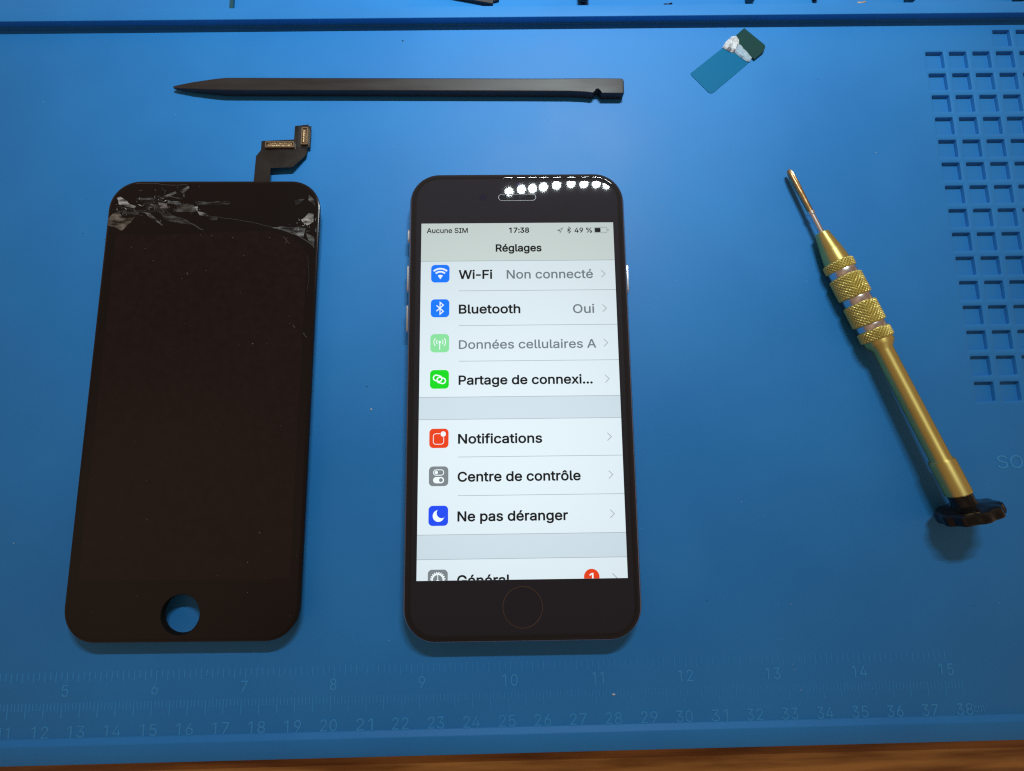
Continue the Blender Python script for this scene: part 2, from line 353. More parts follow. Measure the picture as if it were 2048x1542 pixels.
# ------------------------------------------------------------------ materials
def principled(name, color, rough=0.5, metal=0.0, spec=0.5, **kw):
    m = bpy.data.materials.new(name)
    m.use_nodes = True
    b = m.node_tree.nodes["Principled BSDF"]
    b.inputs['Base Color'].default_value = (*color, 1)
    b.inputs['Roughness'].default_value = rough
    b.inputs['Metallic'].default_value = metal
    b.inputs['Specular IOR Level'].default_value = spec
    for k, v in kw.items():
        b.inputs[k.replace('_', ' ')].default_value = v
    return m


def add_noise(m, scale, color2=None, rough=None, bump=0.0, bump_dist=0.0001, detail=4.0, stretch=None, lo=0.35, hi=0.65, bscale=None):
    nt = m.node_tree
    N, Lk = nt.nodes, nt.links
    b = N["Principled BSDF"]
    t = N.new('ShaderNodeTexCoord')
    src = t.outputs['Object']
    if stretch:
        mp = N.new('ShaderNodeMapping'); mp.inputs['Scale'].default_value = stretch
        Lk.new(src, mp.inputs['Vector']); src = mp.outputs['Vector']
    n = N.new('ShaderNodeTexNoise'); n.inputs['Scale'].default_value = scale; n.inputs['Detail'].default_value = detail
    Lk.new(src, n.inputs['Vector'])
    if color2:
        r = N.new('ShaderNodeValToRGB')
        r.color_ramp.elements[0].position = lo; r.color_ramp.elements[1].position = hi
        r.color_ramp.elements[0].color = b.inputs['Base Color'].default_value[:]
        r.color_ramp.elements[1].color = (*color2, 1)
        Lk.new(n.outputs['Fac'], r.inputs['Fac']); Lk.new(r.outputs['Color'], b.inputs['Base Color'])
    if rough:
        mr = N.new('ShaderNodeMapRange')
        mr.inputs['From Min'].default_value = lo; mr.inputs['From Max'].default_value = hi
        mr.inputs['To Min'].default_value = rough[0]; mr.inputs['To Max'].default_value = rough[1]
        Lk.new(n.outputs['Fac'], mr.inputs['Value']); Lk.new(mr.outputs['Result'], b.inputs['Roughness'])
    if bump:
        n2 = n
        if bscale:
            n2 = N.new('ShaderNodeTexNoise'); n2.inputs['Scale'].default_value = bscale; n2.inputs['Detail'].default_value = 3
            Lk.new(src, n2.inputs['Vector'])
        bp = N.new('ShaderNodeBump'); bp.inputs['Strength'].default_value = bump; bp.inputs['Distance'].default_value = bump_dist
        Lk.new(n2.outputs['Fac'], bp.inputs['Height']); Lk.new(bp.outputs['Normal'], b.inputs['Normal'])
    return m


def lcd_light(name, color, strength=1.0):
    """backlit LCD pixels: brightest square on, dimmer at a slant, under glossy glass"""
    m = principled(name, (0.01, 0.01, 0.01), 0.06, 0.0, 0.3)
    nt = m.node_tree; N, Lk = nt.nodes, nt.links
    b = N["Principled BSDF"]
    g = N.new('ShaderNodeNewGeometry')
    d = N.new('ShaderNodeVectorMath'); d.operation = 'DOT_PRODUCT'
    Lk.new(g.outputs['Incoming'], d.inputs[0]); Lk.new(g.outputs['True Normal'], d.inputs[1])
    p = N.new('ShaderNodeMath'); p.operation = 'POWER'; p.inputs[1].default_value = 1.9
    Lk.new(d.outputs['Value'], p.inputs[0])
    k = N.new('ShaderNodeMath'); k.operation = 'MULTIPLY'; k.inputs[1].default_value = strength
    Lk.new(p.outputs[0], k.inputs[0])
    b.inputs['Emission Color'].default_value = (*color, 1)
    Lk.new(k.outputs[0], b.inputs['Emission Strength'])
    return m


M = {}
M['mat'] = add_noise(principled('blue_silicone', (0.015, 0.180, 0.510), 0.55, 0, 0.33), 22.0, (0.019, 0.204, 0.555), (0.50, 0.60),
                     bump=0.16, bump_dist=0.00008, detail=8, bscale=1300)
M['marking'] = principled('highlight_silicone', (0.036, 0.282, 0.65), 0.5, 0, 0.4)  # paler than the mat: highlight on the raised marks put into the colour
M['wood'] = add_noise(principled('oiled_wood', (0.17, 0.058, 0.010), 0.42, 0, 0.3), 40.0, (0.39, 0.170, 0.040), (0.35, 0.55), bump=0.3,
                      bump_dist=0.0003, detail=10, stretch=(0.7, 9.0, 9.0), lo=0.36, hi=0.66)
M['glass_black'] = principled('black_glass', (0.0260, 0.0240, 0.0290), 0.028, 0, 0.06)
M['alu'] = add_noise(principled('space_grey_metal', (0.46, 0.41, 0.39), 0.36, 1.0), 900, None, (0.28, 0.38))
M['alu_light'] = principled('bright_metal', (0.62, 0.63, 0.66), 0.28, 1.0)
M['plastic_black'] = add_noise(principled('black_plastic', (0.013, 0.011, 0.011), 0.42, 0, 0.5), 60, (0.020, 0.017, 0.017), (0.36, 0.5))
M['matte_black'] = principled('matte_black', (0.006, 0.006, 0.006), 0.9, 0, 0.1)
M['nylon'] = add_noise(principled('black_nylon', (0.013, 0.011, 0.0115), 0.45, 0, 0.5), 200, (0.020, 0.0175, 0.018), (0.38, 0.52), bump=0.12,
                       bump_dist=0.00005, stretch=(0.15, 1, 1))
M['brass'] = add_noise(principled('gold_anodised', (0.56, 0.48, 0.14), 0.46, 0.85), 300, (0.64, 0.55, 0.18), (0.42, 0.52), stretch=(0.2, 1, 1))
def brushed(m, rough, aniso):
    nt = m.node_tree
    b = nt.nodes["Principled BSDF"]
    t = nt.nodes.new('ShaderNodeTangent'); t.direction_type = 'RADIAL'; t.axis = 'X'
    nt.links.new(t.outputs['Tangent'], b.inputs['Tangent'])
    for l in list(nt.links):
        if l.to_socket == b.inputs['Roughness']: nt.links.remove(l)
    b.inputs['Roughness'].default_value = rough
    b.inputs['Anisotropic'].default_value = aniso
    b.inputs['Anisotropic Rotation'].default_value = 0.25
    return m


M['brass_turned'] = brushed(add_noise(principled('turned_gold', (0.68, 0.55, 0.17), 0.40, 0.92), 300, (0.76, 0.63, 0.22), None, stretch=(0.2, 1, 1)), 0.48, 0.80)
M['silver'] = principled('polished_steel', (0.80, 0.77, 0.78), 0.24, 1.0)
M['bit'] = add_noise(principled('bronze_steel', (0.60, 0.42, 0.20), 0.30, 1.0), 500, (0.45, 0.28, 0.14), (0.22, 0.42))
M['cap'] = principled('gloss_black_plastic', (0.006, 0.005, 0.0055), 0.15, 0, 0.35)


# ------------------------------------------------------------------ the table under the mat
bm = bmesh.new()
box(bm, -420, 420, -260, 420, -24, -3.0)
tag(obj('table', bm, M['wood']), 'brown wooden table top showing along the bottom edge under the blue mat', 'table', kind='structure')

# ------------------------------------------------------------------ the blue repair mat
mat_root = empty('repair_mat', (0, 0, -3.0), 0, 'blue silicone repair mat with embossed rulers, square pockets and a raised tray edge', 'work mat')
Z0 = 3.0                                                        # mat surface above its underside
bm = bmesh.new()
XL, XR = -232.0, 226.0


def sweep(prof, x0, x1):
    a = [bm.verts.new((x0, y, z + Z0)) for y, z in prof]
    b = [bm.verts.new((x1, y, z + Z0)) for y, z in prof]
    for i in range(len(prof) - 1):
        bm.faces.new((a[i], b[i], b[i + 1], a[i + 1]))


sweep([(-13.0, -3.0), (-15.1, -2.6), (-15.3, -2.2), (-15.3, 0.75), (-15.1, 1.1), (-14.7, 1.25), (-10.45, 1.25), (-10.2, 1.2), (-10.0, 1.05), (-9.25, 0.15),
       (-9.1, 0.03), (-8.9, 0.0)], XL, XR)
sweep([(211.1, 0.0), (211.9, 0.0), (212.0, 0.1), (211.2, 3.3), (211.3, 3.4), (214.9, 3.4), (215.5, 3.25), (216.0, 2.0), (216.4, 0.6),
       (216.7, 0.4), (288.0, 0.4)], XL, XR)
PIT, OPEN = 8.1286, 6.25
GX, GY = 146.16, 199.99
gap = (PIT - OPEN) / 2
NC = 9
rx0, rx1 = GX - gap, GX - gap + NC * PIT
ry1 = GY + gap + PIT
ry0 = GY + gap - 15 * PIT


def quad(x0, x1, y0, y1, z=0.0):
    bm.faces.new([bm.verts.new(p) for p in ((x0, y0, z + Z0), (x1, y0, z + Z0), (x1, y1, z + Z0), (x0, y1, z + Z0))])


quad(XL, rx0, -8.9, 211.1)
quad(rx0, XR, -8.9, ry0)
quad(rx0, XR, ry1, 211.1)
quad(rx1, XR, ry0, ry1)
for r in range(-1, 15):
    for c in range(NC):
        x0 = rx0 + c * PIT
        y1 = GY + gap - r * PIT
        if r == -1 and c < 3:
            quad(x0, x0 + PIT, y1 - PIT, y1)
            continue
        cx, cy = x0 + PIT / 2, y1 - PIT / 2
        jx = random.uniform(-.04, .04)
        lp = []
        for (w, rad, z) in ((OPEN + .12, .62, 0.0), (OPEN - .04, .56, -.05), (OPEN - .12, .52, -.14), (OPEN - .20, .46, -1.12), (OPEN - .36, .42, -1.22)):
            lp.append([bm.verts.new((px, py, z + Z0)) for px, py in rrect(w, w, rad, 4, cx, cy)])
        n = len(lp[0])
        for a, b in zip(lp, lp[1:]):
            for i in range(n):
                bm.faces.new((a[i], a[(i + 1) % n], b[(i + 1) % n], b[i]))
        bm.faces.new(lp[-1])
        cor = [bm.verts.new((cx + sx * PIT / 2, cy + sy * PIT / 2, Z0)) for sx, sy in ((1, 1), (-1, 1), (-1, -1), (1, -1))]
        o0 = lp[0]
        for q in range(4):
            seg = o0[q * 5:q * 5 + 5]
            for i in range(4):
                bm.faces.new((cor[q], seg[i + 1], seg[i]))
            bm.faces.new((cor[q], cor[(q + 1) % 4], o0[((q + 1) * 5) % n], seg[4]))
bmesh.ops.remove_doubles(bm, verts=bm.verts, dist=0.0005)
for f in bm.faces:
    f.normal_update()
mat_sheet = obj('mat_sheet', bm, M['mat'], mat_root, smooth=35)

# embossed rulers and writing, raised a little from the mat
bm = bmesh.new()


def tick(x, y0, y1, w=0.26, h=0.13):
    z = Z0 - 0.01
    v = [bm.verts.new(p) for p in ((x - w / 2, y0, z), (x + w / 2, y0, z), (x + w / 2, y1, z), (x - w / 2, y1, z),
                                   (x - w * .18, y0 - .05, z + h), (x + w * .18, y0 - .05, z + h), (x + w * .18, y1 + .05, z + h), (x - w * .18, y1 + .05, z + h))]
    for q in ((4, 5, 6, 7), (0, 1, 5, 4), (1, 2, 6, 5), (2, 3, 7, 6), (3, 0, 4, 7)):
        bm.faces.new([v[i] for i in q])


def cmx(n): return (n - 25) * 10.0
def inx(n): return (n - 10) * 25.02 + 0.9


for i in range(-20 * 10, 381):
    n = i / 10.0
    x = cmx(n)
    if x < -165: continue
    j = random.uniform(-.05, .05)
    if i % 5 == 0:
        tick(x + j, 0.1, -3.9, 0.26)
    else:
        tick(x + j, 0.1, -1.9 + random.uniform(-.1, .1), 0.22, 0.10)
cm_marks, bm = bm, bmesh.new()
for i in range(3 * 16, 15 * 16 + 1):
    x = inx(i / 16.0)
    if x < -165: continue
    tick(x, 8.2, 5.2 if i % 16 == 0 else (5.5 if i % 2 == 0 else 6.2), 0.24, 0.11)
inch_marks, bm = bm, cm_marks
for n in range(9, 39):
    text_bm(bm, str(n), 0, -8.95, 3.1, width=4.7 if not (n == 11) else 3.3, center=cmx(n) - .3, z=Z0, raised=0.10)
text_bm(bm, 'cm', cmx(38) + 2.3, -8.3, 2.3, width=3.0, z=Z0, raised=0.08)
bm = inch_marks
for n in range(4, 16):
    two = n > 9
    text_bm(bm, str(n), 0, 1.75, 3.1, width=(4.3 if n != 11 else 3.2) if two else 1.9, center=inx(n) - .2, z=Z0, raised=0.10)
bm = bmesh.new()
text_bm(bm, 'SO', 149.6, 59.6, 3.9, width=8.0, z=Z0, raised=0.10)
obj('centimetre_scale', cm_marks, M['marking'], mat_root, recalc=False)
obj('inch_scale', inch_marks, M['marking'], mat_root, recalc=False)
obj('lettering', bm, M['marking'], mat_root, recalc=False)

# ------------------------------------------------------------------ the phone
PX, PY, PTH = 4.9868, 84.61, -0.0073
phone = empty('smartphone', (PX, PY, 0), PTH, 'lit smartphone with a white French settings menu on its screen', 'phone')
W, Hh = 67.1, 138.3


def rloop(inset, z, r=9.6, n=12):
    return [(x, y, z) for x, y in rrect(W - 2 * inset, Hh - 2 * inset, max(r - inset, .5), n)]


bm = bmesh.new()
loft(bm, [rloop(i, z) for i, z in ((3.2, 0.02), (1.9, 0.10), (1.1, 0.45), (.5, 1.1), (.12, 2.1), (0, 3.3), (.06, 4.4), (.30, 5.4), (.62, 6.05), (.84, 6.32), (1.05, 6.42), (2.5, 6.42))])
body = obj('body', bm, M['alu'], phone, smooth=50)
bm = bmesh.new()
loft(bm, [rloop(i, z) for i, z in ((.98, 6.20), (.96, 6.50), (1.02, 6.68), (1.2, 6.84), (1.5, 6.96), (2.0, 7.05), (2.7, 7.09), (3.4, 7.10), (3.7, 7.10))])
glass = obj('front_glass', bm, M['glass_black'], phone, smooth=60)
GZ = 7.10
bm = bmesh.new()
def bead(i, z): return [(x, y, z) for x, y in rrect(W - 2 * i, Hh - 2 * i, 9.6 - i, 12)]
loft(bm, [bead(1.45, 6.9), bead(1.62, 7.035), bead(1.85, 7.11), bead(2.08, 7.135), bead(2.3, 7.135), bead(2.55, 7.12), bead(2.8, 7.085)], cap0=False, cap1=False)
obj('glass_edge', bm, principled('edge_gloss', (0.018, 0.016, 0.017), 0.03, 0, 0.16), phone, smooth=80)


def side_button(x, y0, y1, name):
    bm = bmesh.new()
    s = 1 if x > 0 else -1
    lp = []
    for (px, g) in ((x - s * .8, 0), (x + s * .34, 0), (x + s * .46, .14)):
        rr = rrect(abs(y1 - y0) - 2 * g, 2.3 - 2 * g, 1.0 - g, 5)
        lp.append([(px, (y0 + y1) / 2 + a, 3.55 + b) for a, b in rr])
    loft(bm, lp)
    return obj(name, bm, M['alu_light'], phone, smooth=40)


side_button(-W / 2, 47.2, 51.8, 'mute_switch')
side_button(-W / 2, 31.4, 40.2, 'volume_button')
side_button(-W / 2, 18.9, 27.6, 'volume_button')
side_button(W / 2, 30.6, 40.0, 'power_button')

# home button: a shallow ring and disc in the lower bezel
bm = bmesh.new()
n = 48
loft(bm, [[(r * math.cos(2 * math.pi * i / n), -59.3 + r * math.sin(2 * math.pi * i / n), z) for i in range(n)]
          for r, z in ((5.45, GZ - .02), (5.45, GZ + .03), (5.3, GZ + .06), (5.05, GZ + .015), (4.8, GZ + .012), (2.0, GZ + .010))])
hb = obj('home_button', bm, principled('home_button_glass', (0.0235, 0.0215, 0.0265), 0.05, 0, 0.12), phone, smooth=40)
bm = bmesh.new()
loft(bm, [[(r * math.cos(2 * math.pi * i / n), -59.3 + r * math.sin(2 * math.pi * i / n), z) for i in range(n)]
          for r, z in ((5.56, GZ), (5.56, GZ + .04), (5.40, GZ + .075), (5.32, GZ + .06))], cap0=False, cap1=False)
obj('button_ring', bm, principled('dark_ring_metal', (0.17, 0.155, 0.15), 0.25, 1.0), hb, smooth=60)

# earpiece slot with a bright lip and a mesh inside, camera and sensor
bm = bmesh.new()
def slot(w, h, z): return [(x, 60.35 + y, z) for x, y in rrect(w, h, h / 2 - .001, 8)]
loft(bm, [slot(11.7, 2.25, GZ), slot(11.7, 2.25, GZ + .05), slot(11.45, 2.0, GZ + .10), slot(11.15, 1.75, GZ + .05), slot(11.1, 1.7, GZ + .01)], cap0=False, cap1=False)
ear = obj('earpiece', bm, principled('slot_lip', (0.12, 0.12, 0.13), 0.42, 0.9), phone, smooth=60)
bm = bmesh.new()
for i in range(28):
    for j in range(4):
        flat(bm, circle(.13, 8, -5.0 + i * .37, 59.75 + j * .4), [], GZ + .02)
obj('earpiece_mesh', bm, principled('mesh_wire', (0.012, 0.012, 0.013), 0.9, 0.0, 0.1), ear)
bm = bmesh.new()
flat(bm, circle(1.1, 28, -10.5, 60.4), [], GZ + .01)
obj('front_camera', bm, principled('camera_lens', (0.022, 0.019, 0.034), 0.028, 0, 0.06), phone, recalc=False)
bm = bmesh.new()
flat(bm, circle(.6, 20, .25, 64.6), [], GZ + .01)
obj('proximity_sensor', bm, principled('sensor_violet', (0.024, 0.016, 0.07), 0.028, 0, 0.06), phone, recalc=False)

# ---- the lit display
UI = {}
WHITE = (0.80, 0.93, 0.99)
UI['white'] = lcd_light('lcd_white', WHITE, 0.98)
UI['grey'] = lcd_light('lcd_pale_grey', (0.66, 0.79, 0.87), 0.98)
UI['bar'] = lcd_light('lcd_bar_grey', (0.72, 0.83, 0.80), 0.93)
UI['line'] = lcd_light('lcd_line', (0.44, 0.52, 0.57), 0.95)
UI['text'] = lcd_light('lcd_black', (0.0035, 0.006, 0.008), 1.0)
UI['dim'] = lcd_light('lcd_text_grey', (0.175, 0.22, 0.25), 1.0)
UI['chev'] = lcd_light('lcd_chevron', (0.44, 0.50, 0.53), 1.0)
UI['blue'] = lcd_light('lcd_blue', (0.002, 0.17, 1.0), 1.25)
UI['navy'] = lcd_light('lcd_deep_blue', (0.012, 0.075, 0.95), 1.0)
UI['pale_green'] = lcd_light('lcd_pale_green', (0.24, 0.72, 0.33), 1.15)
UI['green'] = lcd_light('lcd_green', (0.001, 0.60, 0.008), 1.25)
UI['red'] = lcd_light('lcd_red', (0.85, 0.055, 0.008), 1.0)
UI['steel'] = lcd_light('lcd_icon_grey', (0.21, 0.25, 0.27), 1.0)
UI['icon_white'] = lcd_light('lcd_icon_white', (0.85, 0.95, 1.0), 1.1)

DW, DH = 58.5, 104.1
XA, XB, YA, YB = -DW / 2, DW / 2, -DH / 2, DH / 2
Zd = GZ + 0.012
bm = bmesh.new()
flat(bm, [(XA, YA), (XB, YA), (XB, YB), (XA, YB)], [], Zd)
disp = obj('display', bm, UI['white'], phone, recalc=False)
Z1, Z2, Z3 = Zd + .010, Zd + .020, Zd + .030


def clip(bm):
    bmesh.ops.bisect_plane(bm, geom=bm.verts[:] + bm.edges[:] + bm.faces[:], plane_co=(0, YA + .02, 0), plane_no=(0, -1, 0), clear_outer=True)


bm = bmesh.new()
flat(bm, [(XA, 40.1), (XB, 40.1), (XB, YB), (XA, YB)], [], Z1)
obj('title_bar', bm, UI['bar'], disp, recalc=False)
for y0, y1 in ((-7.6, -1.15), (-46.4, -39.8)):
    bm = bmesh.new()
    flat(bm, [(XA, y0), (XB, y0), (XB, y1), (XA, y1)], [], Z1)
    obj('menu_gap', bm, UI['grey'], disp, recalc=False)
for x0, y in ((XA, 40.05), (-17.8, 30.75), (-17.8, 20.1), (-17.8, 9.4), (XA, -1.15), (XA, -7.6), (-17.9, -18.35), (-17.9, -29.15), (XA, -39.8), (XA, -46.4)):
    bm = bmesh.new()
    stroke(bm, [(x0, y), (XB, y)], .17, Z2)
    obj('separator_line', bm, UI['line'], disp, recalc=False)


def words(body, x, base, cap, width, m='text', bold=0.0, right=None):
    bm = bmesh.new()
    text_bm(bm, body, x, base, cap, width=width, right=right, bold=bold, z=Z3)
    if base < -50: clip(bm)
    obj('menu_text' if cap > 2 else 'status_text', bm, UI[m], disp, recalc=False)


words('Aucune SIM', -27.55, 49.0, 1.52, 12.35, bold=.028)
words('17:38', -2.5, 48.95, 1.56, 5.95, bold=.05)
words('49 %', 17.4, 48.82, 1.54, 5.25, bold=.028)
words('Réglages', -6.6, 43.0, 2.18, 13.7, bold=.046)
words('Wi-Fi', -17.75, 34.5, 2.62, 9.85, bold=.040)
words('Non connecté', -3.4, 34.45, 2.62, 25.85, 'dim', bold=.022)
words('Bluetooth', -17.7, 23.8, 2.62, 18.1, bold=.040)
words('Oui', 16.25, 23.65, 2.62, 6.25, 'dim', bold=.022)
words('Données cellulaires A', -17.7, 13.1, 2.52, 40.4, 'dim', bold=.022)
words('Partage de connexi...', -17.7, 2.5, 2.58, 38.95, bold=.040)
words('Notifications', -17.8, -14.5, 2.6, 23.95, bold=.040)
words('Centre de contrôle', -17.9, -25.2, 2.6, 34.8, bold=.040)
words('Ne pas déranger', -17.9, -36.15, 2.6, 30.9, bold=.040)
words('Général', -17.95, -53.35, 2.6, 14.5, bold=.040)

for y in (35.75, 25.05, 14.55, 3.8, -13.05, -23.8, -34.65, -51.9):
    bm = bmesh.new()
    stroke(bm, [(25.05, y + 1.12), (26.2, y), (25.05, y - 1.12)], .24, Z3)
    if y < -50: clip(bm)
    obj('chevron', bm, UI['chev'], disp, recalc=False)


def icon(y_mid, m, draw, inner=None):
    """rounded-square menu icon: slot 0 = tile, 1 = glyph, 2 = second colour"""
    bm = bmesh.new()
    cx = -23.38
    flat(bm, rrect(5.5, 5.5, 1.15, 8, cx, y_mid), [], Z2)
    draw(bm, cx, y_mid)
    if y_mid < -50: clip(bm)
    obj('menu_icon', bm, [UI[m], UI[inner or 'icon_white'], UI[m]], disp, recalc=False)


def g_wifi(bm, x, y):
    for r in (3.0, 2.05):
        stroke(bm, arc(x, y - 1.45, r, 48, 132), .52, Z3, mat=1)
    wedge = [(x, y - 1.75)] + arc(x, y - 1.5, 1.15, 48, 132, 8)
    flat(bm, wedge, [], Z3, mat=1)


def g_bt(bm, x, y):
    stroke(bm, [(x - 1.05, y + .88), (x + .98, y - .95), (x, y - 1.85), (x, y + 1.85), (x + .98, y + .95), (x - 1.05, y - .88)], .32, Z3, mat=1)


def g_antenna(bm, x, y):
    flat(bm, circle(.38, 16, x, y + .35), [], Z3, mat=1)
    stroke(bm, [(x, y + .2), (x, y - 1.9)], .27, Z3, mat=1)
    for r in (.95, 1.72):
        h = 42
        stroke(bm, arc(x, y + .35, r, -h, h), .25, Z3, mat=1)
        stroke(bm, arc(x, y + .35, r, 180 - h, 180 + h), .25, Z3, mat=1)


def g_link(bm, x, y):
    a = math.radians(-16)
    for dx, dy in ((-.52, .32), (.52, -.32)):
        lp = [(x + dx + px * math.cos(a) - py * math.sin(a), y + dy + px * math.sin(a) + py * math.cos(a)) for px, py in rrect(2.5, 1.62, .80, 7)]
        stroke(bm, lp, .36, Z3 + dy * .004, closed=True, mat=1)


def g_notif(bm, x, y):
    stroke(bm, rrect(3.0, 3.0, .75, 6, x - .12, y - .18), .17, Z3, closed=True, mat=1)
    flat(bm, circle(.98, 24, x + 1.22, y + 1.22), [], Z3 + .004, mat=2)
    flat(bm, circle(.76, 24, x + 1.22, y + 1.22), [], Z3 + .008, mat=1)


def g_toggle(bm, x, y):
    stroke(bm, rrect(2.9, 1.5, .74, 8, x, y + 1.05), .22, Z3, closed=True, mat=1)
    flat(bm, circle(.46, 20, x - .66, y + 1.05), [], Z3, mat=1)
    flat(bm, rrect(3.1, 1.75, .87, 8, x, y - 1.08), [], Z3, mat=1)
    flat(bm, circle(.55, 20, x + .66, y - 1.08), [], Z3 + .005, mat=2)


def g_moon(bm, x, y):
    o = arc(x + .05, y - .05, 1.62, 105, 345, 26)
    i = arc(x + .95, y + .75, 1.42, 318, 140, 18)
    flat(bm, o + i, [], Z3, mat=1)


def g_gear(bm, x, y):
    lp = []
    for k in range(20):
        for da, r in ((-6, 1.78), (-3.5, 2.15), (3.5, 2.15), (6, 1.78)):
            a = math.radians(k * 18 + 9 + da)
            lp.append((x + r * math.cos(a), y + r * math.sin(a)))
    flat(bm, lp, [circle(1.34, 28, x, y)], Z3, mat=1)
    for a in (90, 210, 330):
        stroke(bm, [(x, y), (x + 1.4 * math.cos(math.radians(a)), y + 1.4 * math.sin(math.radians(a)))], .22, Z3 + .002, mat=1)


icon(36.15, 'blue', g_wifi)
icon(25.45, 'blue', g_bt)
icon(14.85, 'pale_green', g_antenna)
icon(4.1, 'green', g_link)
icon(-12.98, 'red', g_notif)
icon(-23.68, 'steel', g_toggle)
icon(-34.6, 'navy', g_moon)
icon(-51.86, 'steel', g_gear)
# red counter badge, cut off by the lower edge of the screen
bm = bmesh.new()
flat(bm, circle(2.16, 32, 19.25, -51.62), [], Z2)
text_bm(bm, '1', 18.7, -52.9, 2.3, width=1.0, bold=.02, z=Z3, mat=1)
clip(bm)
obj('counter_badge', bm, [UI['red'], UI['icon_white']], disp, recalc=False)
# battery, bluetooth and arrow marks of the status line
bm = bmesh.new()
stroke(bm, rrect(3.85, 1.75, .35, 5, 25.35, 49.6), .11, Z3, closed=True, mat=1)
flat(bm, rrect(1.72, 1.36, .16, 3, 24.45, 49.6), [], Z3)
flat(bm, rrect(.22, .66, .1, 3, 27.62, 49.6), [], Z3, mat=1)
obj('battery_icon', bm, [UI['text'], UI['dim']], disp, recalc=False)
bm = bmesh.new()
stroke(bm, [(15.13, 50.08), (16.17, 49.15), (15.65, 48.66), (15.65, 50.62), (16.17, 50.13), (15.13, 49.2)], .2, Z3)
obj('bluetooth_icon', bm, UI['text'], disp, recalc=False)
bm = bmesh.new()
stroke(bm, [(12.2, 49.55), (13.78, 50.4), (12.95, 48.85), (12.9, 49.5)], .19, Z3, closed=True)
obj('location_icon', bm, UI['text'], disp, recalc=False)

# ------------------------------------------------------------------ the cracked screen assembly taken off another phone
CX, CY, CT = -89.0, 85.15, -0.0125
panel = empty('cracked_screen_panel', (CX, CY, 0), CT, 'removed black phone screen with shattered top corners and a round button hole', 'phone screen')
ca, sa = math.cos(-CT), math.sin(-CT)


def loc(p):
    x, y = p[0] - CX, p[1] - CY
    return (ca * x - sa * y, sa * x + ca * y)


TOPZ = 5.25
PW, PH = 65.0, 135.4
hc = loc((-90.15, 24.75))
HN = 40


def ploop(inset, r=9.2): return rrect(PW - 2 * inset, PH - 2 * inset, r - inset, 10)


def plate(levels, hole=True):
    bm = bmesh.new()
    loops = [[(x, y, z) for x, y in ploop(i)] for i, z in levels]
    loft(bm, loops, cap0=False, cap1=False)
    hl = [[(x, y, z) for x, y in circle(hr, HN, *hc)] for hr, z in ((5.3, levels[0][1]), (5.3, levels[-1][1] - .12), (5.42, levels[-1][1]))]
    loft(bm, hl, cap0=False, cap1=False, mat=1)
    for lv, hr, up in ((levels[0], 5.3, False), (levels[-1], 5.42, True)):
        flat(bm, ploop(lv[0]), [circle(hr, HN, *hc)], lv[1])
    bmesh.ops.remove_doubles(bm, verts=bm.verts, dist=.0005)
    return bm


M['dead_glass'] = add_noise(principled('dead_screen_glass', (0.0080, 0.0056, 0.0056), 0.16, 0, 0.24), 45, None, (0.13, 0.22))
obj('glass_pane', plate([(.35, 4.45), (.02, 4.60), (0, 4.85), (.12, 5.08), (.45, 5.20), (.9, TOPZ), (1.1, TOPZ)]), [M['dead_glass'], M['matte_black']], panel, smooth=40)
bm = plate([(.5, 3.5), (.32, 3.65), (.30, 4.45)])
obj('plastic_frame', bm, [M['plastic_black'], M['matte_black']], panel, smooth=40)
bm = bmesh.new()
loft(bm, [[(x, y, z) for x, y in rrect(PW - 4.4 - g, 112 - g, 2.0, 5, 0, 8.2)] for g, z in ((.6, 0.02), (0, .3), (0, 3.5))])
obj('back_plate', bm, add_noise(principled('stamped_steel', (0.4, 0.4, 0.4), .45, 1.0), 200, None, (.4, .55)), panel, smooth=30)
# the dead LCD area, faintly brown behind the glass
bm = bmesh.new()
lcd = [loc(p) for p in ((-119.1, 135.6), (-107, 135.3), (-88.4, 135.9), (-70.6, 136.1), (-64.5, 134.0), (-60.2, 130.9), (-58.7, 127.6))]
lcd = [(-29.3, -51.2), (29.3, -51.2)] + [(29.3, lcd[-1][1])] + [(min(x, 29.2), y) for x, y in reversed(lcd[:-1])]
lcd[-1] = (-29.3, lcd[-1][1])
flat(bm, lcd, [], TOPZ + .012)
obj('dead_lcd', bm, add_noise(principled('dead_lcd_brown', (0.0105, 0.0060, 0.0064), 0.16, 0, 0.26), 500, (0.013, 0.0078, 0.0080), (.13, .2)), panel, recalc=False)

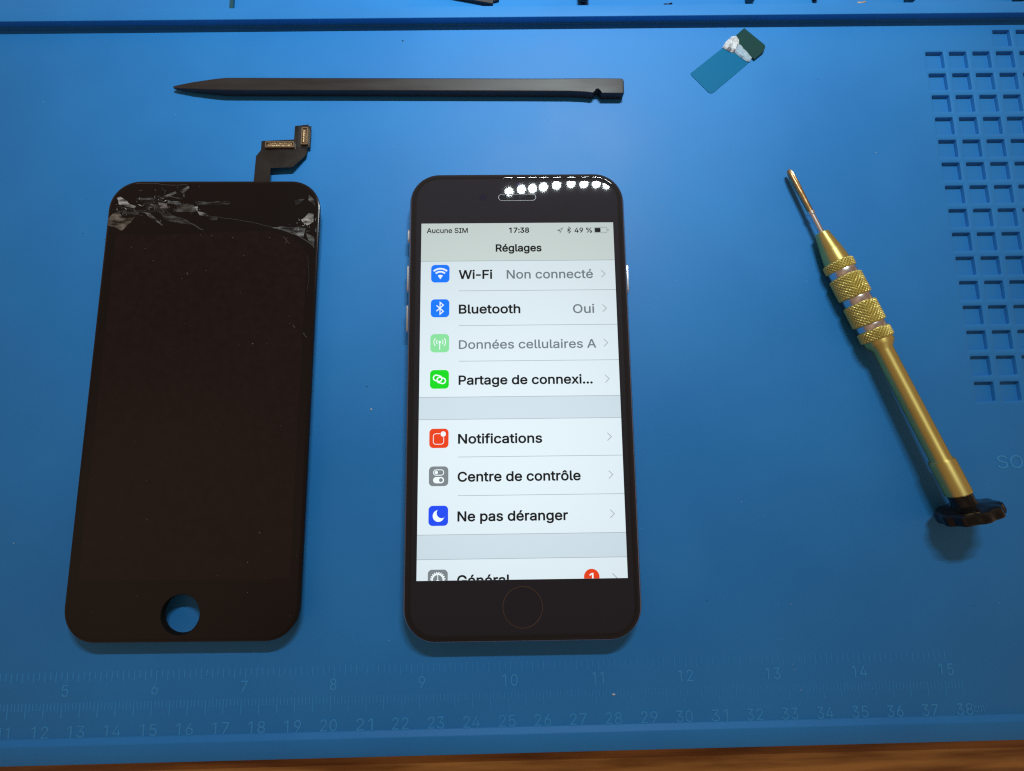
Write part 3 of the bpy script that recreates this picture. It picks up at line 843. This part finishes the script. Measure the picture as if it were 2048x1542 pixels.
SH = [[(-118.26, 147.6), (-117.37, 148.07), (-115.38, 146.76), (-114.54, 145.74), (-112.21, 144.71), (-112.71, 144.0), (-117.5, 145.38)],
      [(-120.45, 140.84), (-119.1, 142.41), (-116.86, 142.38), (-115.23, 140.77), (-112.28, 141.12), (-113.61, 139.16), (-116.0, 136.82), (-117.97, 138.04), (-120.25, 138.66)],
      [(-116.14, 142.65), (-111.3, 142.78), (-111.04, 141.9), (-116.43, 141.7)],
      [(-109.38, 146.67), (-104.91, 147.01), (-102.7, 145.18), (-102.41, 143.77), (-104.94, 142.61), (-108.78, 143.86), (-110.03, 145.48)],
      [(-105.49, 145.82), (-102.84, 145.46), (-102.44, 144.09), (-104.59, 143.88)],
      [(-102.62, 146.58), (-98.83, 146.04), (-98.2, 145.11), (-102.55, 145.57)],
      [(-100.25, 144.94), (-96.53, 145.37), (-94.63, 144.94), (-93.36, 142.84), (-94.83, 142.38), (-97.1, 142.7), (-99.38, 143.25)],
      [(-95.05, 144.55), (-93.28, 144.36), (-93.28, 142.76), (-95.05, 142.87)],
      [(-93.36, 142.84), (-90.32, 142.08), (-89.81, 141.12), (-92.53, 141.55)],
      [(-110.19, 142.88), (-107.53, 142.33), (-105.72, 140.63), (-103.42, 138.42), (-103.94, 138.38), (-108.2, 141.38)],
      [(-105.34, 143.01), (-99.99, 141.34), (-96.92, 140.18), (-94.4, 138.88), (-90.89, 136.53), (-94.93, 138.41), (-99.08, 139.18), (-102.88, 140.11)],
      [(-99.47, 149.76), (-96.56, 151.21), (-96.21, 150.52), (-98.29, 148.93)],
      [(-105.31, 147.42), (-100.58, 149.45), (-99.98, 148.88), (-104.15, 146.92)],
      [(-102.72, 147.87), (-98.18, 147.4), (-97.84, 148.93), (-97.26, 147.23), (-98.89, 146.85)],
      [(-94.32, 145.98), (-83.61, 145.91), (-83.29, 144.9), (-93.49, 144.76)],
      [(-70.03, 137.14), (-66.12, 137.36), (-59.81, 136.87), (-60.37, 134.03), (-62.64, 134.65), (-66.06, 136.01)],
      [(-61.34, 139.59), (-59.16, 141.63), (-57.58, 141.45), (-57.49, 139.14), (-59.39, 137.65)],
      [(-59.2, 147.78), (-57.52, 146.14), (-57.18, 144.13), (-59.32, 145.97)],
      [(-59.68, 135.4), (-57.2, 133.98), (-56.9, 130.63), (-58.43, 131.95)],
      [(-117.87, 143.19), (-115.06, 143.07), (-110.61, 143.49), (-110.17, 142.68), (-115.01, 142.51)],
      [(-112.41, 147.12), (-109.81, 147.4), (-105.69, 147.51), (-106.41, 147.03), (-110.87, 146.61)],
      [(-90.02, 140.4), (-86.88, 140.95), (-87.19, 139.88), (-88.67, 139.75)],
      [(-100.52, 143.54), (-97.51, 143.3), (-97.65, 142.66), (-99.72, 142.73)],
      [(-56.93, 136.94), (-56.44, 136.73), (-56.5, 135.47), (-56.85, 135.75)],
      [(-63.85, 146.03), (-60.47, 146.39), (-61.92, 144.8), (-63.02, 144.21)]]
TONE = [.20, .10, .06, .022, .17, .10, .03, .22, .13, .09, .035, .10, .09, .05, .045, .10, .20, .06, .07, .02, .05, .03, .07, .10, .02]
TINT = [(1, .97, .97), (1, .86, .72), (1, .95, .93), (1, .86, .84), (1, .88, .86), (.88, .96, 1), (1, .95, .9), (1, 1, 1), (1, .97, .95), (1, .98, .96),
        (1, .96, .95), (1, 1, 1), (1, 1, 1), (1, 1, 1), (1, 1, .97), (.97, 1, 1), (1, .98, .92), (.97, 1, 1), (.95, 1, .98)] + [(1, 1, 1)] * 8


def shard_mat(t, tint):
    """splintered glass: whitish where it is crushed, clear where it is not"""
    c = [min(t * k * 2.3, .9) for k in tint]
    m = principled('glass_shard', c, 0.30, 0, 0.35)
    add_noise(m, 420, [x * .45 for x in c], (0.22, 0.5), bump=.7, bump_dist=.00025, detail=7, lo=.38, hi=.62)
    nt = m.node_tree
    tcn = nt.nodes.new('ShaderNodeTexCoord')
    mp = nt.nodes.new('ShaderNodeMapping'); mp.inputs['Rotation'].default_value = (0, 0, random.uniform(-.9, .3)); mp.inputs['Scale'].default_value = (.45, 1.5, 1)
    n = nt.nodes.new('ShaderNodeTexNoise'); n.inputs['Scale'].default_value = 620; n.inputs['Detail'].default_value = 6
    r = nt.nodes.new('ShaderNodeMapRange')
    r.inputs['From Min'].default_value = .36; r.inputs['From Max'].default_value = .66; r.inputs['To Min'].default_value = .06; r.inputs['To Max'].default_value = 1.0
    nt.links.new(tcn.outputs['Object'], mp.inputs['Vector']); nt.links.new(mp.outputs['Vector'], n.inputs['Vector'])
    nt.links.new(n.outputs['Fac'], r.inputs['Value']); nt.links.new(r.outputs['Result'], nt.nodes["Principled BSDF"].inputs['Alpha'])
    return m


for k, poly in enumerate(SH):
    bm = bmesh.new()
    pts = []
    lp = [loc(p) for p in poly]
    for i in range(len(lp)):                                    # splintered outline
        a, b = Vector(lp[i]), Vector(lp[(i + 1) % len(lp)])
        d = (b - a); nn = max(1, int(d.length / 1.1))
        for j in range(nn):
            q = a + d * (j / nn)
            if j: q += Vector((random.uniform(-.16, .16), random.uniform(-.16, .16)))
            q.x = max(-32.3, min(32.3, q.x))
            pts.append((q.x, q.y))
    mx = sum(p[0] for p in pts) / len(pts); my = sum(p[1] for p in pts) / len(pts)
    tx, ty = random.uniform(-.018, .018), random.uniform(-.018, .018)
    prism(bm, pts, [], TOPZ - .05, lambda x, y: TOPZ + .10 + (x - mx) * tx + (y - my) * ty + .003 * (k % 7))
    obj('glass_shard', bm, shard_mat(TONE[k], TINT[k]), panel)
# fine splinters thrown out from the two points of impact
M['splinters'] = [principled('splinter_grey', (.09, .085, .085), .3, 0, .5), principled('splinter_dark', (.035, .032, .032), .3, 0, .4), principled('splinter_white', (.42, .42, .43), .3, 0, .6)]
for (ix, iy, spread, count) in ((-106.5, 144.6, 13.5, 120), (-116.5, 143.0, 4.5, 40), (-58.9, 138.8, 5.0, 60), (-62.0, 136.0, 5.0, 25), (-97.5, 149.5, 3.5, 16)):
    bm = bmesh.new()
    for _ in range(count):
        a = random.uniform(0, 2 * math.pi)
        d = abs(random.gauss(0, .5)) * spread
        px, py = ix + d * math.cos(a), iy + d * .42 * math.sin(a)
        ln = random.uniform(.25, 1.9) * (1.3 - min(1.0, d / spread))
        wd = random.uniform(.03, .16)
        t = a + random.gauss(0, .5) if random.random() < .6 else random.gauss(-.35, .3)
        q = loc((px, py))
        if abs(q[0]) > 31.6 or q[1] > 66.4: continue
        ux, uy = math.cos(t), math.sin(t)
        z = TOPZ + random.uniform(.02, .10)
        pts = [(q[0] - ux * ln / 2, q[1] - uy * ln / 2, z), (q[0] - uy * wd, q[1] + ux * wd, z + .06), (q[0] + ux * ln / 2, q[1] + uy * ln / 2, z), (q[0] + uy * wd * .6, q[1] - ux * wd * .6, z - .01)]
        bm.faces.new([bm.verts.new(p) for p in pts]).material_index = random.choice((0, 0, 1, 1, 1, 2))
    obj('glass_splinters', bm, M['splinters'], panel)
M['crack'] = principled('crack_edge', (0.055, 0.053, 0.053), 0.35, 0, 0.4)
CR = [([(-90.27, 141.28), (-83.1, 140.3), (-76.29, 139.01), (-69.85, 137.25)], .10), ([(-66.82, 136.3), (-62.27, 134.65), (-58.43, 132.03), (-57.0, 130.63)], .24),
      ([(-66.53, 134.12), (-64.58, 131.93)], .14), ([(-65.87, 131.75), (-65.42, 134.1)], .10), ([(-112.85, 152.2), (-107.6, 152.3), (-103.0, 151.6), (-96.97, 151.6)], .14),
      ([(-105.01, 150.84), (-103.6, 149.61), (-103.9, 148.61)], .10), ([(-97.29, 140.11), (-94.19, 138.48), (-91.09, 136.65)], .28),
      ([(-58.9, 128.2), (-58.2, 121.0), (-58.6, 117.0)], .05), ([(-62.4, 106.4), (-61.9, 105.5)], .22), ([(-59.3, 103.9), (-58.6, 102.9), (-58.1, 102.5)], .18),
      ([(-117.8, 144.9), (-112.5, 143.4), (-106.0, 143.0)], .10), ([(-104, 144), (-101, 141.6), (-96, 139.9)], .10), ([(-121.0, 134.2), (-120.2, 133.6)], .16),
      ([(-95.2, 123.2), (-94.9, 122.5)], .3), ([(-96.8, 121.6), (-96.5, 121.3)], .25), ([(-69.5, 46.5), (-69.2, 46.0)], .3), ([(-72.5, 38.6), (-72.2, 38.1)], .3)]
for pl, w in CR:
    bm = bmesh.new()
    pts = []
    for i in range(len(pl) - 1):
        a, b = Vector(loc(pl[i])), Vector(loc(pl[i + 1]))
        nn = max(1, int((b - a).length / .9))
        for j in range(nn):
            q = a.lerp(b, j / nn)
            pts.append((q.x + random.uniform(-.08, .08), q.y + random.uniform(-.08, .08)))
    pts.append(loc(pl[-1]))
    Lf, Rt = ribbon(pts, w)
    prism(bm, [tuple(p) for p in Lf] + [tuple(p) for p in reversed(Rt)], [], TOPZ - .02, TOPZ + .035)
    obj('crack', bm, M['crack'], panel)
# dust and fine scratches on the dead glass
bm = bmesh.new()
for i in range(70):
    x, y = random.uniform(-31, 31), random.uniform(-66, 55)
    if math.hypot(x - hc[0], y - hc[1]) < 6.2: continue
    r = random.choice((.05, .06, .08, .1, .13))
    box(bm, x - r * random.uniform(.5, 1.6), x + r, y - r * .7, y + r * random.uniform(.5, 1.5), TOPZ + .016, TOPZ + .05, random.choice((0, 0, 0, 1)))
obj('glass_dust', bm, [principled('grey_dust', (.05, .045, .045), .9), principled('pale_dust', (.13, .125, .125), .9)], panel)
# flex cable with its two gold connectors
FL = [(-78.0, 151.5), (-78.0, 153.76), (-78.57, 163.69), (-77.27, 166.01), (-77.26, 169.17), (-66.74, 169.57), (-66.61, 174.35), (-62.23, 174.82), (-62.11, 167.04),
      (-62.49, 163.84), (-66.31, 159.26), (-73.3, 158.98), (-72.94, 153.69), (-72.9, 151.5)]
flz = lambda y: 3.0 if y < 153 else max(1.0, 3.0 - 2.0 * (y - 153) / 13)
bm = bmesh.new()
fp = []
for i in range(len(FL)):
    a, b = Vector(FL[i]), Vector(FL[(i + 1) % len(FL)])
    nn = max(1, int((b - a).length / 1.2))
    for j in range(nn):
        fp.append(loc(a.lerp(b, j / nn)))
prism(bm, fp, [], lambda x, y: flz(y + CY) - .16, lambda x, y: flz(y + CY))
flex = obj('flex_cable', bm, add_noise(principled('flex_film', (0.0105, 0.0095, 0.0095), 0.45, 0, 0.4), 120, (0.016, 0.0145, 0.0145), (.3, .45)), panel)
bm = bmesh.new()
box(bm, -76.9 - CX, -66.9 - CX, 166.2 - CY, 169.0 - CY, 1.0, 1.22)
box(bm, -66.4 - CX, -62.35 - CX, 166.9 - CY, 174.4 - CY, 1.0, 1.22)
obj('stiffener', bm, principled('stiffener_black', (0.012, 0.011, 0.011), .5), flex)


def connector(cx, cy, w, h, name):
    bm = bmesh.new()
    def rr(W_, H_, z): return [(x, y, z) for x, y in rrect(W_, H_, .35, 4, cx, cy)]
    prism(bm, rrect(w, h, .4, 4, cx, cy), [rrect(w - .7, h - .7, .3, 4, cx, cy)], 1.22, 1.95, mat=0)
    prism(bm, rrect(w - 1.3, h - 1.35, .2, 3, cx, cy), [], 1.22, 1.75, mat=0)
    prism(bm, rrect(w - .72, h - .72, .2, 3, cx, cy), [], 1.2, 1.35, mat=1)
    long_x = w > h
    nn = int((max(w, h) - 1.4) / .4)
    for i in range(nn):
        t = -(nn - 1) * .2 + i * .4
        for s in (-1, 1):
            if long_x: box(bm, cx + t - .1, cx + t + .1, cy + s * (h / 2 - .55) - .22, cy + s * (h / 2 - .55) + .22, 1.3, 1.98)
            else: box(bm, cx + s * (w / 2 - .55) - .22, cx + s * (w / 2 - .55) + .22, cy + t - .1, cy + t + .1, 1.3, 1.98)
    obj(name, bm, [principled('gold_contact', (0.52, 0.42, 0.29), .34, 1.0), principled('dark_socket', (.03, .02, .015), .5)], flex)


connector(-71.9 - CX, 167.5 - CY, 9.3, 2.1, 'connector')
connector(-64.0 - CX, 170.5 - CY, 2.2, 6.0, 'connector')

# ------------------------------------------------------------------ the black spudger
SPR = math.atan2(186.35 - 188.3, 41.4 + 89.8)
spud = empty('spudger', (-24.2, 187.3, 0), SPR, 'black nylon spudger stick with a pointed tip and a notched flat end', 'pry tool')
sec = []                                                       # (s, front, back, top, bottom, chamfer)
sec += [(-82.75, -.30, .32, 1.35, .75, .12), (-82.2, -.45, .45, 1.5, .6, .16), (-76, -1.35, 1.3, 2.25, .3, .45), (-68, -2.15, 2.15, 2.85, .05, .6), (-64.5, -2.38, 2.40, 3.0, .02, .65)]
for i in range(1, 12):
    s = -64.5 + i * (40 + 64.5) / 12
    sec.append((s, -2.40, 2.42, 3.0, .02, .65))
sec += [(40, -2.42, 2.42, 3.0, .02, .62), (48, -2.42, 2.42, 3.0, .02, .5), (53, -2.65, 2.42, 3.0, .02, .4), (55.4, -2.95, 2.42, 3.0, .02, .35), (55.9, -2.5, 2.42, 3.0, .02, .3), (56.5, -1.55, 2.42, 3.0, .02, .3), (57.3, -1.5, 2.42, 3.0, .02, .3),
        (58.0, -2.3, 2.42, 3.0, .02, .3), (58.4, -3.05, 2.42, 3.0, .02, .35), (64.9, -3.05, 2.40, 3.0, .02, .4), (65.5, -2.9, 2.25, 2.9, .1, .4), (65.8, -2.6, 1.95, 2.6, .3, .4)]
bm = bmesh.new()
loops = []
for s, f, b, t, bt, c in sec:
    loops.append([(s, f, bt + c), (s, f + c * .6, bt), (s, b - c * .6, bt), (s, b, bt + c), (s, b, t - c * .7), (s, b - c, t), (s, f + c * .25, t), (s, f, t - c * .25)])
loft(bm, loops)
obj('stick', bm, M['nylon'], spud, smooth=25)

# ------------------------------------------------------------------ the gold screwdriver
TA, TB = Vector((93.59, 155.98, 2.2)), Vector((131.15, 47.75, 7.9))
ax = (TB - TA).normalized()
drv = empty('precision_screwdriver', (0, 0, 0), 0, 'gold precision screwdriver with knurled grip and black cap lying on the mat', 'screwdriver')
zz = Vector((0, 0, 1)); yy = zz.cross(ax).normalized(); zz = ax.cross(yy)
drv.rotation_euler = Matrix((ax, yy, zz)).transposed().to_euler()
drv.location = TA * MM
bm = bmesh.new()


def bitmod(s, r, a):
    if s < 9: return r * (1 - .28 * max(0.0, math.cos(4 * a)) * (1 - s / 9))
    return r


lathe(bm, [(0, .35), (.35, .62), (1.2, .85), (3, 1.0), (6, 1.0), (9, .95), (12, .88), (15.6, .86)], 32, bitmod)
bit = obj('driver_bit', bm, M['bit'], drv, smooth=40)
bm = bmesh.new()
lathe(bm, [(15.6, .8), (15.65, 1.08), (16.7, 1.08), (16.75, .84), (23.6, .86), (26, .86)], 28)
obj('bit_shank', bm, M['silver'], drv, smooth=35)
bm = bmesh.new()
lathe(bm, [(23.5, 1.0), (23.4, 1.6), (23.6, 1.9), (29.5, 2.95), (29.6, 2.92), (29.75, 3.0), (33.2, 3.45), (33.9, 3.5), (34, 2.4)], 48)
obj('chuck', bm, M['brass_turned'], drv, smooth=30)


def knurl_band(s0, s1, r, name):
    bm = bmesh.new()
    n, per = 208, 26
    L = s1 - s0
    m = max(8, int(L / .125))
    k = per / (2 * math.pi * r)
    tri = lambda t: abs((t % 1.0) * 2 - 1)
    loops = []
    for i in range(m + 1):
        s = s0 + L * i / m
        e = min(1.0, min(s - s0, s1 - s) / .35)
        lp = []
        for j in range(n):
            a = 2 * math.pi * j / n
            u = per * a / (2 * math.pi) + k * s
            v = per * a / (2 * math.pi) - k * s
            h = min(tri(u), tri(v))
            rr = r - .42 + .42 * h * e * 1.0 - (1 - e) * .12
            lp.append((s, rr * math.cos(a), rr * math.sin(a)))
        loops.append(lp)
    loops = [[(s0, p[1] * .8, p[2] * .8) for p in loops[0]]] + loops + [[(s1, p[1] * .8, p[2] * .8) for p in loops[-1]]]
    loft(bm, loops)
    return obj(name, bm, M['brass'], drv, smooth=20)


knurl_band(33.9, 36.9, 4.2, 'knurled_band')
knurl_band(38.9, 46.1, 4.42, 'knurled_band')
knurl_band(48.3, 55.3, 4.42, 'knurled_band')
knurl_band(57.1, 60.5, 4.35, 'knurled_band')
for s0, s1 in ((36.9, 38.9), (46.1, 48.3), (55.3, 57.1)):
    bm = bmesh.new()
    lathe(bm, [(s0 - .1, 3.0), (s0, 3.68), (s0 + .25, 3.76), (s1 - .25, 3.76), (s1, 3.68), (s1 + .1, 3.0)], 48)
    obj('steel_ring', bm, M['silver'], drv, smooth=40)
bm = bmesh.new()
lathe(bm, [(60.4, 3.0), (60.5, 3.75), (61.6, 3.75), (61.9, 3.6), (63.4, 2.7), (63.8, 2.57), (98.0, 2.57), (98.4, 2.65), (98.8, 3.08), (99.1, 3.15), (108.6, 3.15), (108.9, 2.9), (109, 2.0)], 56)
obj('barrel', bm, M['brass_turned'], drv, smooth=30)


def lobes(s, r, a):
    return r + (.30 * math.cos(10 * a) if r > 5 else 0)


bm = bmesh.new()
lathe(bm, [(108.7, 2.0), (108.75, 2.85), (111.2, 2.75), (111.9, 3.0), (112.3, 3.9), (112.5, 5.4), (112.7, 6.8), (113.2, 7.3), (114.9, 7.35), (115.6, 7.1), (115.9, 6.4), (116.0, 4.2), (115.8, 2.0)], 96, lobes)
obj('spinning_cap', bm, M['cap'], drv, smooth=40)

# ------------------------------------------------------------------ the green adhesive film
tape = empty('adhesive_film', (78, 197, 0), 0, 'small teal adhesive film with a crumpled middle in white glare colour and dark green tab', 'adhesive strip')
TX, TY = 78, 197


def film_mat(name, col, alpha, rough=.3):
    m = principled(name, col, rough, 0, .12)
    m.node_tree.nodes["Principled BSDF"].inputs['Alpha'].default_value = alpha
    return m


FILM = [(65.14, 192.74), (65.4, 191.9), (70.55, 185.66), (71.5, 185.18), (72.62, 185.68), (84.6, 195.9), (86.0, 197.6), (77.3, 202.7), (75.68, 201.26)]
bm = bmesh.new()
prism(bm, [(x - TX, y - TY) for x, y in FILM], [], .03, .14)
obj('teal_film', bm, film_mat('teal_film', (0.002, 0.155, 0.34), .80, .5), tape)
TAB = [(81.2, 206.3), (84.51, 209.2), (90.55, 202.3), (90.75, 201.3), (90.12, 200.0), (86.9, 197.2), (82.2, 203.0)]
bm = bmesh.new()
prism(bm, [(x - TX, y - TY) for x, y in TAB], [], lambda x, y: .05 + max(0, (x + TX - 82)) * .09, lambda x, y: .28 + max(0, (x + TX - 82)) * .09)
obj('green_tab', bm, film_mat('green_tab', (0.005, 0.045, 0.042), .94, .6), tape)
WH = [(76.54, 202.13), (77.91, 204.33), (80.07, 206.3), (81.68, 206.51), (82.54, 204.72), (82.3, 203.1), (81.4, 201.6), (80.7, 200.1), (79.0, 200.45)]
FOLD = [(80.5, 200.3), (82.2, 203.4), (82.9, 203.2), (84.4, 200.9), (86.3, 198.0), (85.44, 196.54), (84.27, 196.78), (82.4, 198.4)]


def crumple(poly, name, mat, h0, fine, lumps):
    bm = bmesh.new()
    flat(bm, [(x - TX, y - TY) for x, y in poly], [], 0)
    for _ in range(3):
        bmesh.ops.subdivide_edges(bm, edges=[e for e in bm.edges if e.calc_length() > .8], cuts=1)
        bmesh.ops.triangulate(bm, faces=[f for f in bm.faces if len(f.verts) > 3])
    bnd = {v for e in bm.edges if e.is_boundary for v in e.verts}
    for v in bm.verts:
        x, y = v.co.x + TX, v.co.y + TY
        d = abs(noise.noise(Vector((x * .6, y * .6, 3.3)))) * lumps + fine * abs(noise.noise(Vector((x * 1.9, y * 1.9, 9.1))))
        v.co.z = h0 + max(0, (x - 82)) * .06 + (0 if v in bnd else .12 + d)
    obj(name, bm, mat, tape)


crumple(WH, 'crumpled_film', film_mat('white_glare_film', (0.66, 0.70, 0.73), .90, .2), .26, .25, 2.0)  # soft glare on the crumpled film is put into this white
crumple(FOLD, 'folded_film', film_mat('pale_glare_film', (0.42, 0.56, 0.66), .72, .2), .22, .05, .5)  # pale tone carries the glare on the glossy fold

# ------------------------------------------------------------------ things peeping out of the tray at the top edge
TZ = 0.4
tl = empty('black_tool', (-10, 222, TZ), math.radians(-4), 'black flat tool end poking into view at the top edge, left of centre', 'tool')
bm = bmesh.new()
loft(bm, [[(-19, 1.0, .1), (9, -3.0, .1), (9.2, 3, .1), (-19, 3.5, .1)], [(-19, 1.0, 1.0), (9, -3.0, 1.2), (9.2, 3, 1.2), (-19, 3.5, 1.0)]])
obj('blade', bm, M['plastic_black'], tl)
bm = bmesh.new()
loft(bm, [[(9.1, -1.6, .15), (11, -1.0, .15), (11, 30, .15), (9.1, 30, .15)], [(9.1, -1.6, .9), (11, -1.0, .9), (11, 30, .9), (9.1, 30, .9)]])
obj('edge_strip', bm, M['plastic_black'], tl)


def tip(x, y, r, m, label, cat, long=14):
    t = empty('tool_tip', (x, y, TZ + r), math.radians(90), label, cat, 'tool tips at the top edge')
    bm = bmesh.new()
    lathe(bm, [(0, .3 * r), (.25 * r, .75 * r), (.7 * r, r), (long * .6, r)], 24)
    obj('tip', bm, m, t, smooth=40)
    bm = bmesh.new()
    lathe(bm, [(long * .6, r), (long * .6 + .2, r * 1.15), (long, r * 1.15)], 24)
    obj('shaft', bm, m, t, smooth=40)


M['teal'] = principled('dark_teal', (0.006, 0.07, 0.10), .4)
tip(29.8, 218.2, 1.9, M['cap'], 'round black tool tip at the top edge above the phone', 'tool tip')
tip(86.9, 217.8, 1.4, M['teal'], 'dark teal tool tip at the top edge above the adhesive film', 'tool tip')
tip(142.0, 217.2, 1.5, M['teal'], 'teal tool tip at the top edge, right of the gold screw', 'tool tip')
tip(179.9, 216.9, 1.6, principled('dark_green_plastic', (0.010, 0.045, 0.045), .5), 'dark green tool tip in the top right corner', 'tool tip')
tip(109.6, 218.9, .9, M['cap'], 'thin black tool tip at the top edge, left of the gold screw', 'tool tip')


def screw(x, y, m, label):
    t = empty('small_screw', (x, y, TZ), 0.3, label, 'screw', 'loose screws in the tray')
    bm = bmesh.new()
    loft(bm, [[(a, b, z) for a, b in circle(r, 20)] for r, z in ((.75, 0), (.8, .25), (.6, .5), (.1, .52))])
    obj('head', bm, m, t, smooth=40)
    bm = bmesh.new()
    lathe(bm, [(.5, .3), (2.2, .3), (2.5, .1)], 12)
    for v in bm.verts: v.co.z += .3
    obj('thread', bm, m, t, smooth=40)


screw(58.0, 218.0, M['cap'], 'tiny black screw in the tray at the top edge')
screw(125.0, 218.0, principled('gold_screw', (.85, .66, .42), .3, .6), 'tiny gold screw in the tray at the top edge')
# dark strip built in place of a shadow in the tray
bm = bmesh.new()
box(bm, -90.4, -89.2, 217.6, 260, TZ + .02, TZ + .9)
tag(obj('tray_shadow_strip', bm, M['teal']), 'narrow dark blue strip standing in for a shadow in the tray at the top left', 'stick')

# ------------------------------------------------------------------ dust and lint on the mat
bm = bmesh.new()
def fleck(x, y, r, mat):
    a0 = random.uniform(0, 6.28)
    k = random.uniform(.35, 1.0)
    lp0, lp1 = [], []
    for i in range(6):
        a = a0 + i * math.pi / 3
        rr = r * random.uniform(.6, 1.2)
        q = Vector((rr * math.cos(a), rr * k * math.sin(a)))
        lp0.append((x + q.x, y + q.y, .01)); lp1.append((x + q.x * .6, y + q.y * .6, .01 + r * .5))
    loft(bm, [lp0, lp1], mat=mat)


fleck(30.0, -1.2, .55, 0)
fleck(-40.2, 81.0, .42, 0)
fleck(-32.0, 206.0, .35, 1)
fleck(-41.7, 88.0, .25, 1)
for i in range(110):
    x, y = random.uniform(-165, 178), random.uniform(-8, 209)
    if -32 < x < 42 and 10 < y < 158: continue
    if -125 < x < -53 and 10 < y < 178: continue
    if 88 < x < 145 and 30 < y < 160: continue
    if x > 144 and y > 75: continue
    if 60 < x < 95 and y > 180: continue
    if -110 < x < 45 and 180 < y < 194: continue
    fleck(x, y, random.uniform(.08, .17), 0 if random.random() < .55 else 1)
tag(obj('dust', bm, [principled('pale_lint', (.5, .55, .58), .9), principled('dark_lint', (.01, .03, .06), .9)]),
    'scattered specks of lint and dust on the blue mat', 'dust', kind='stuff')
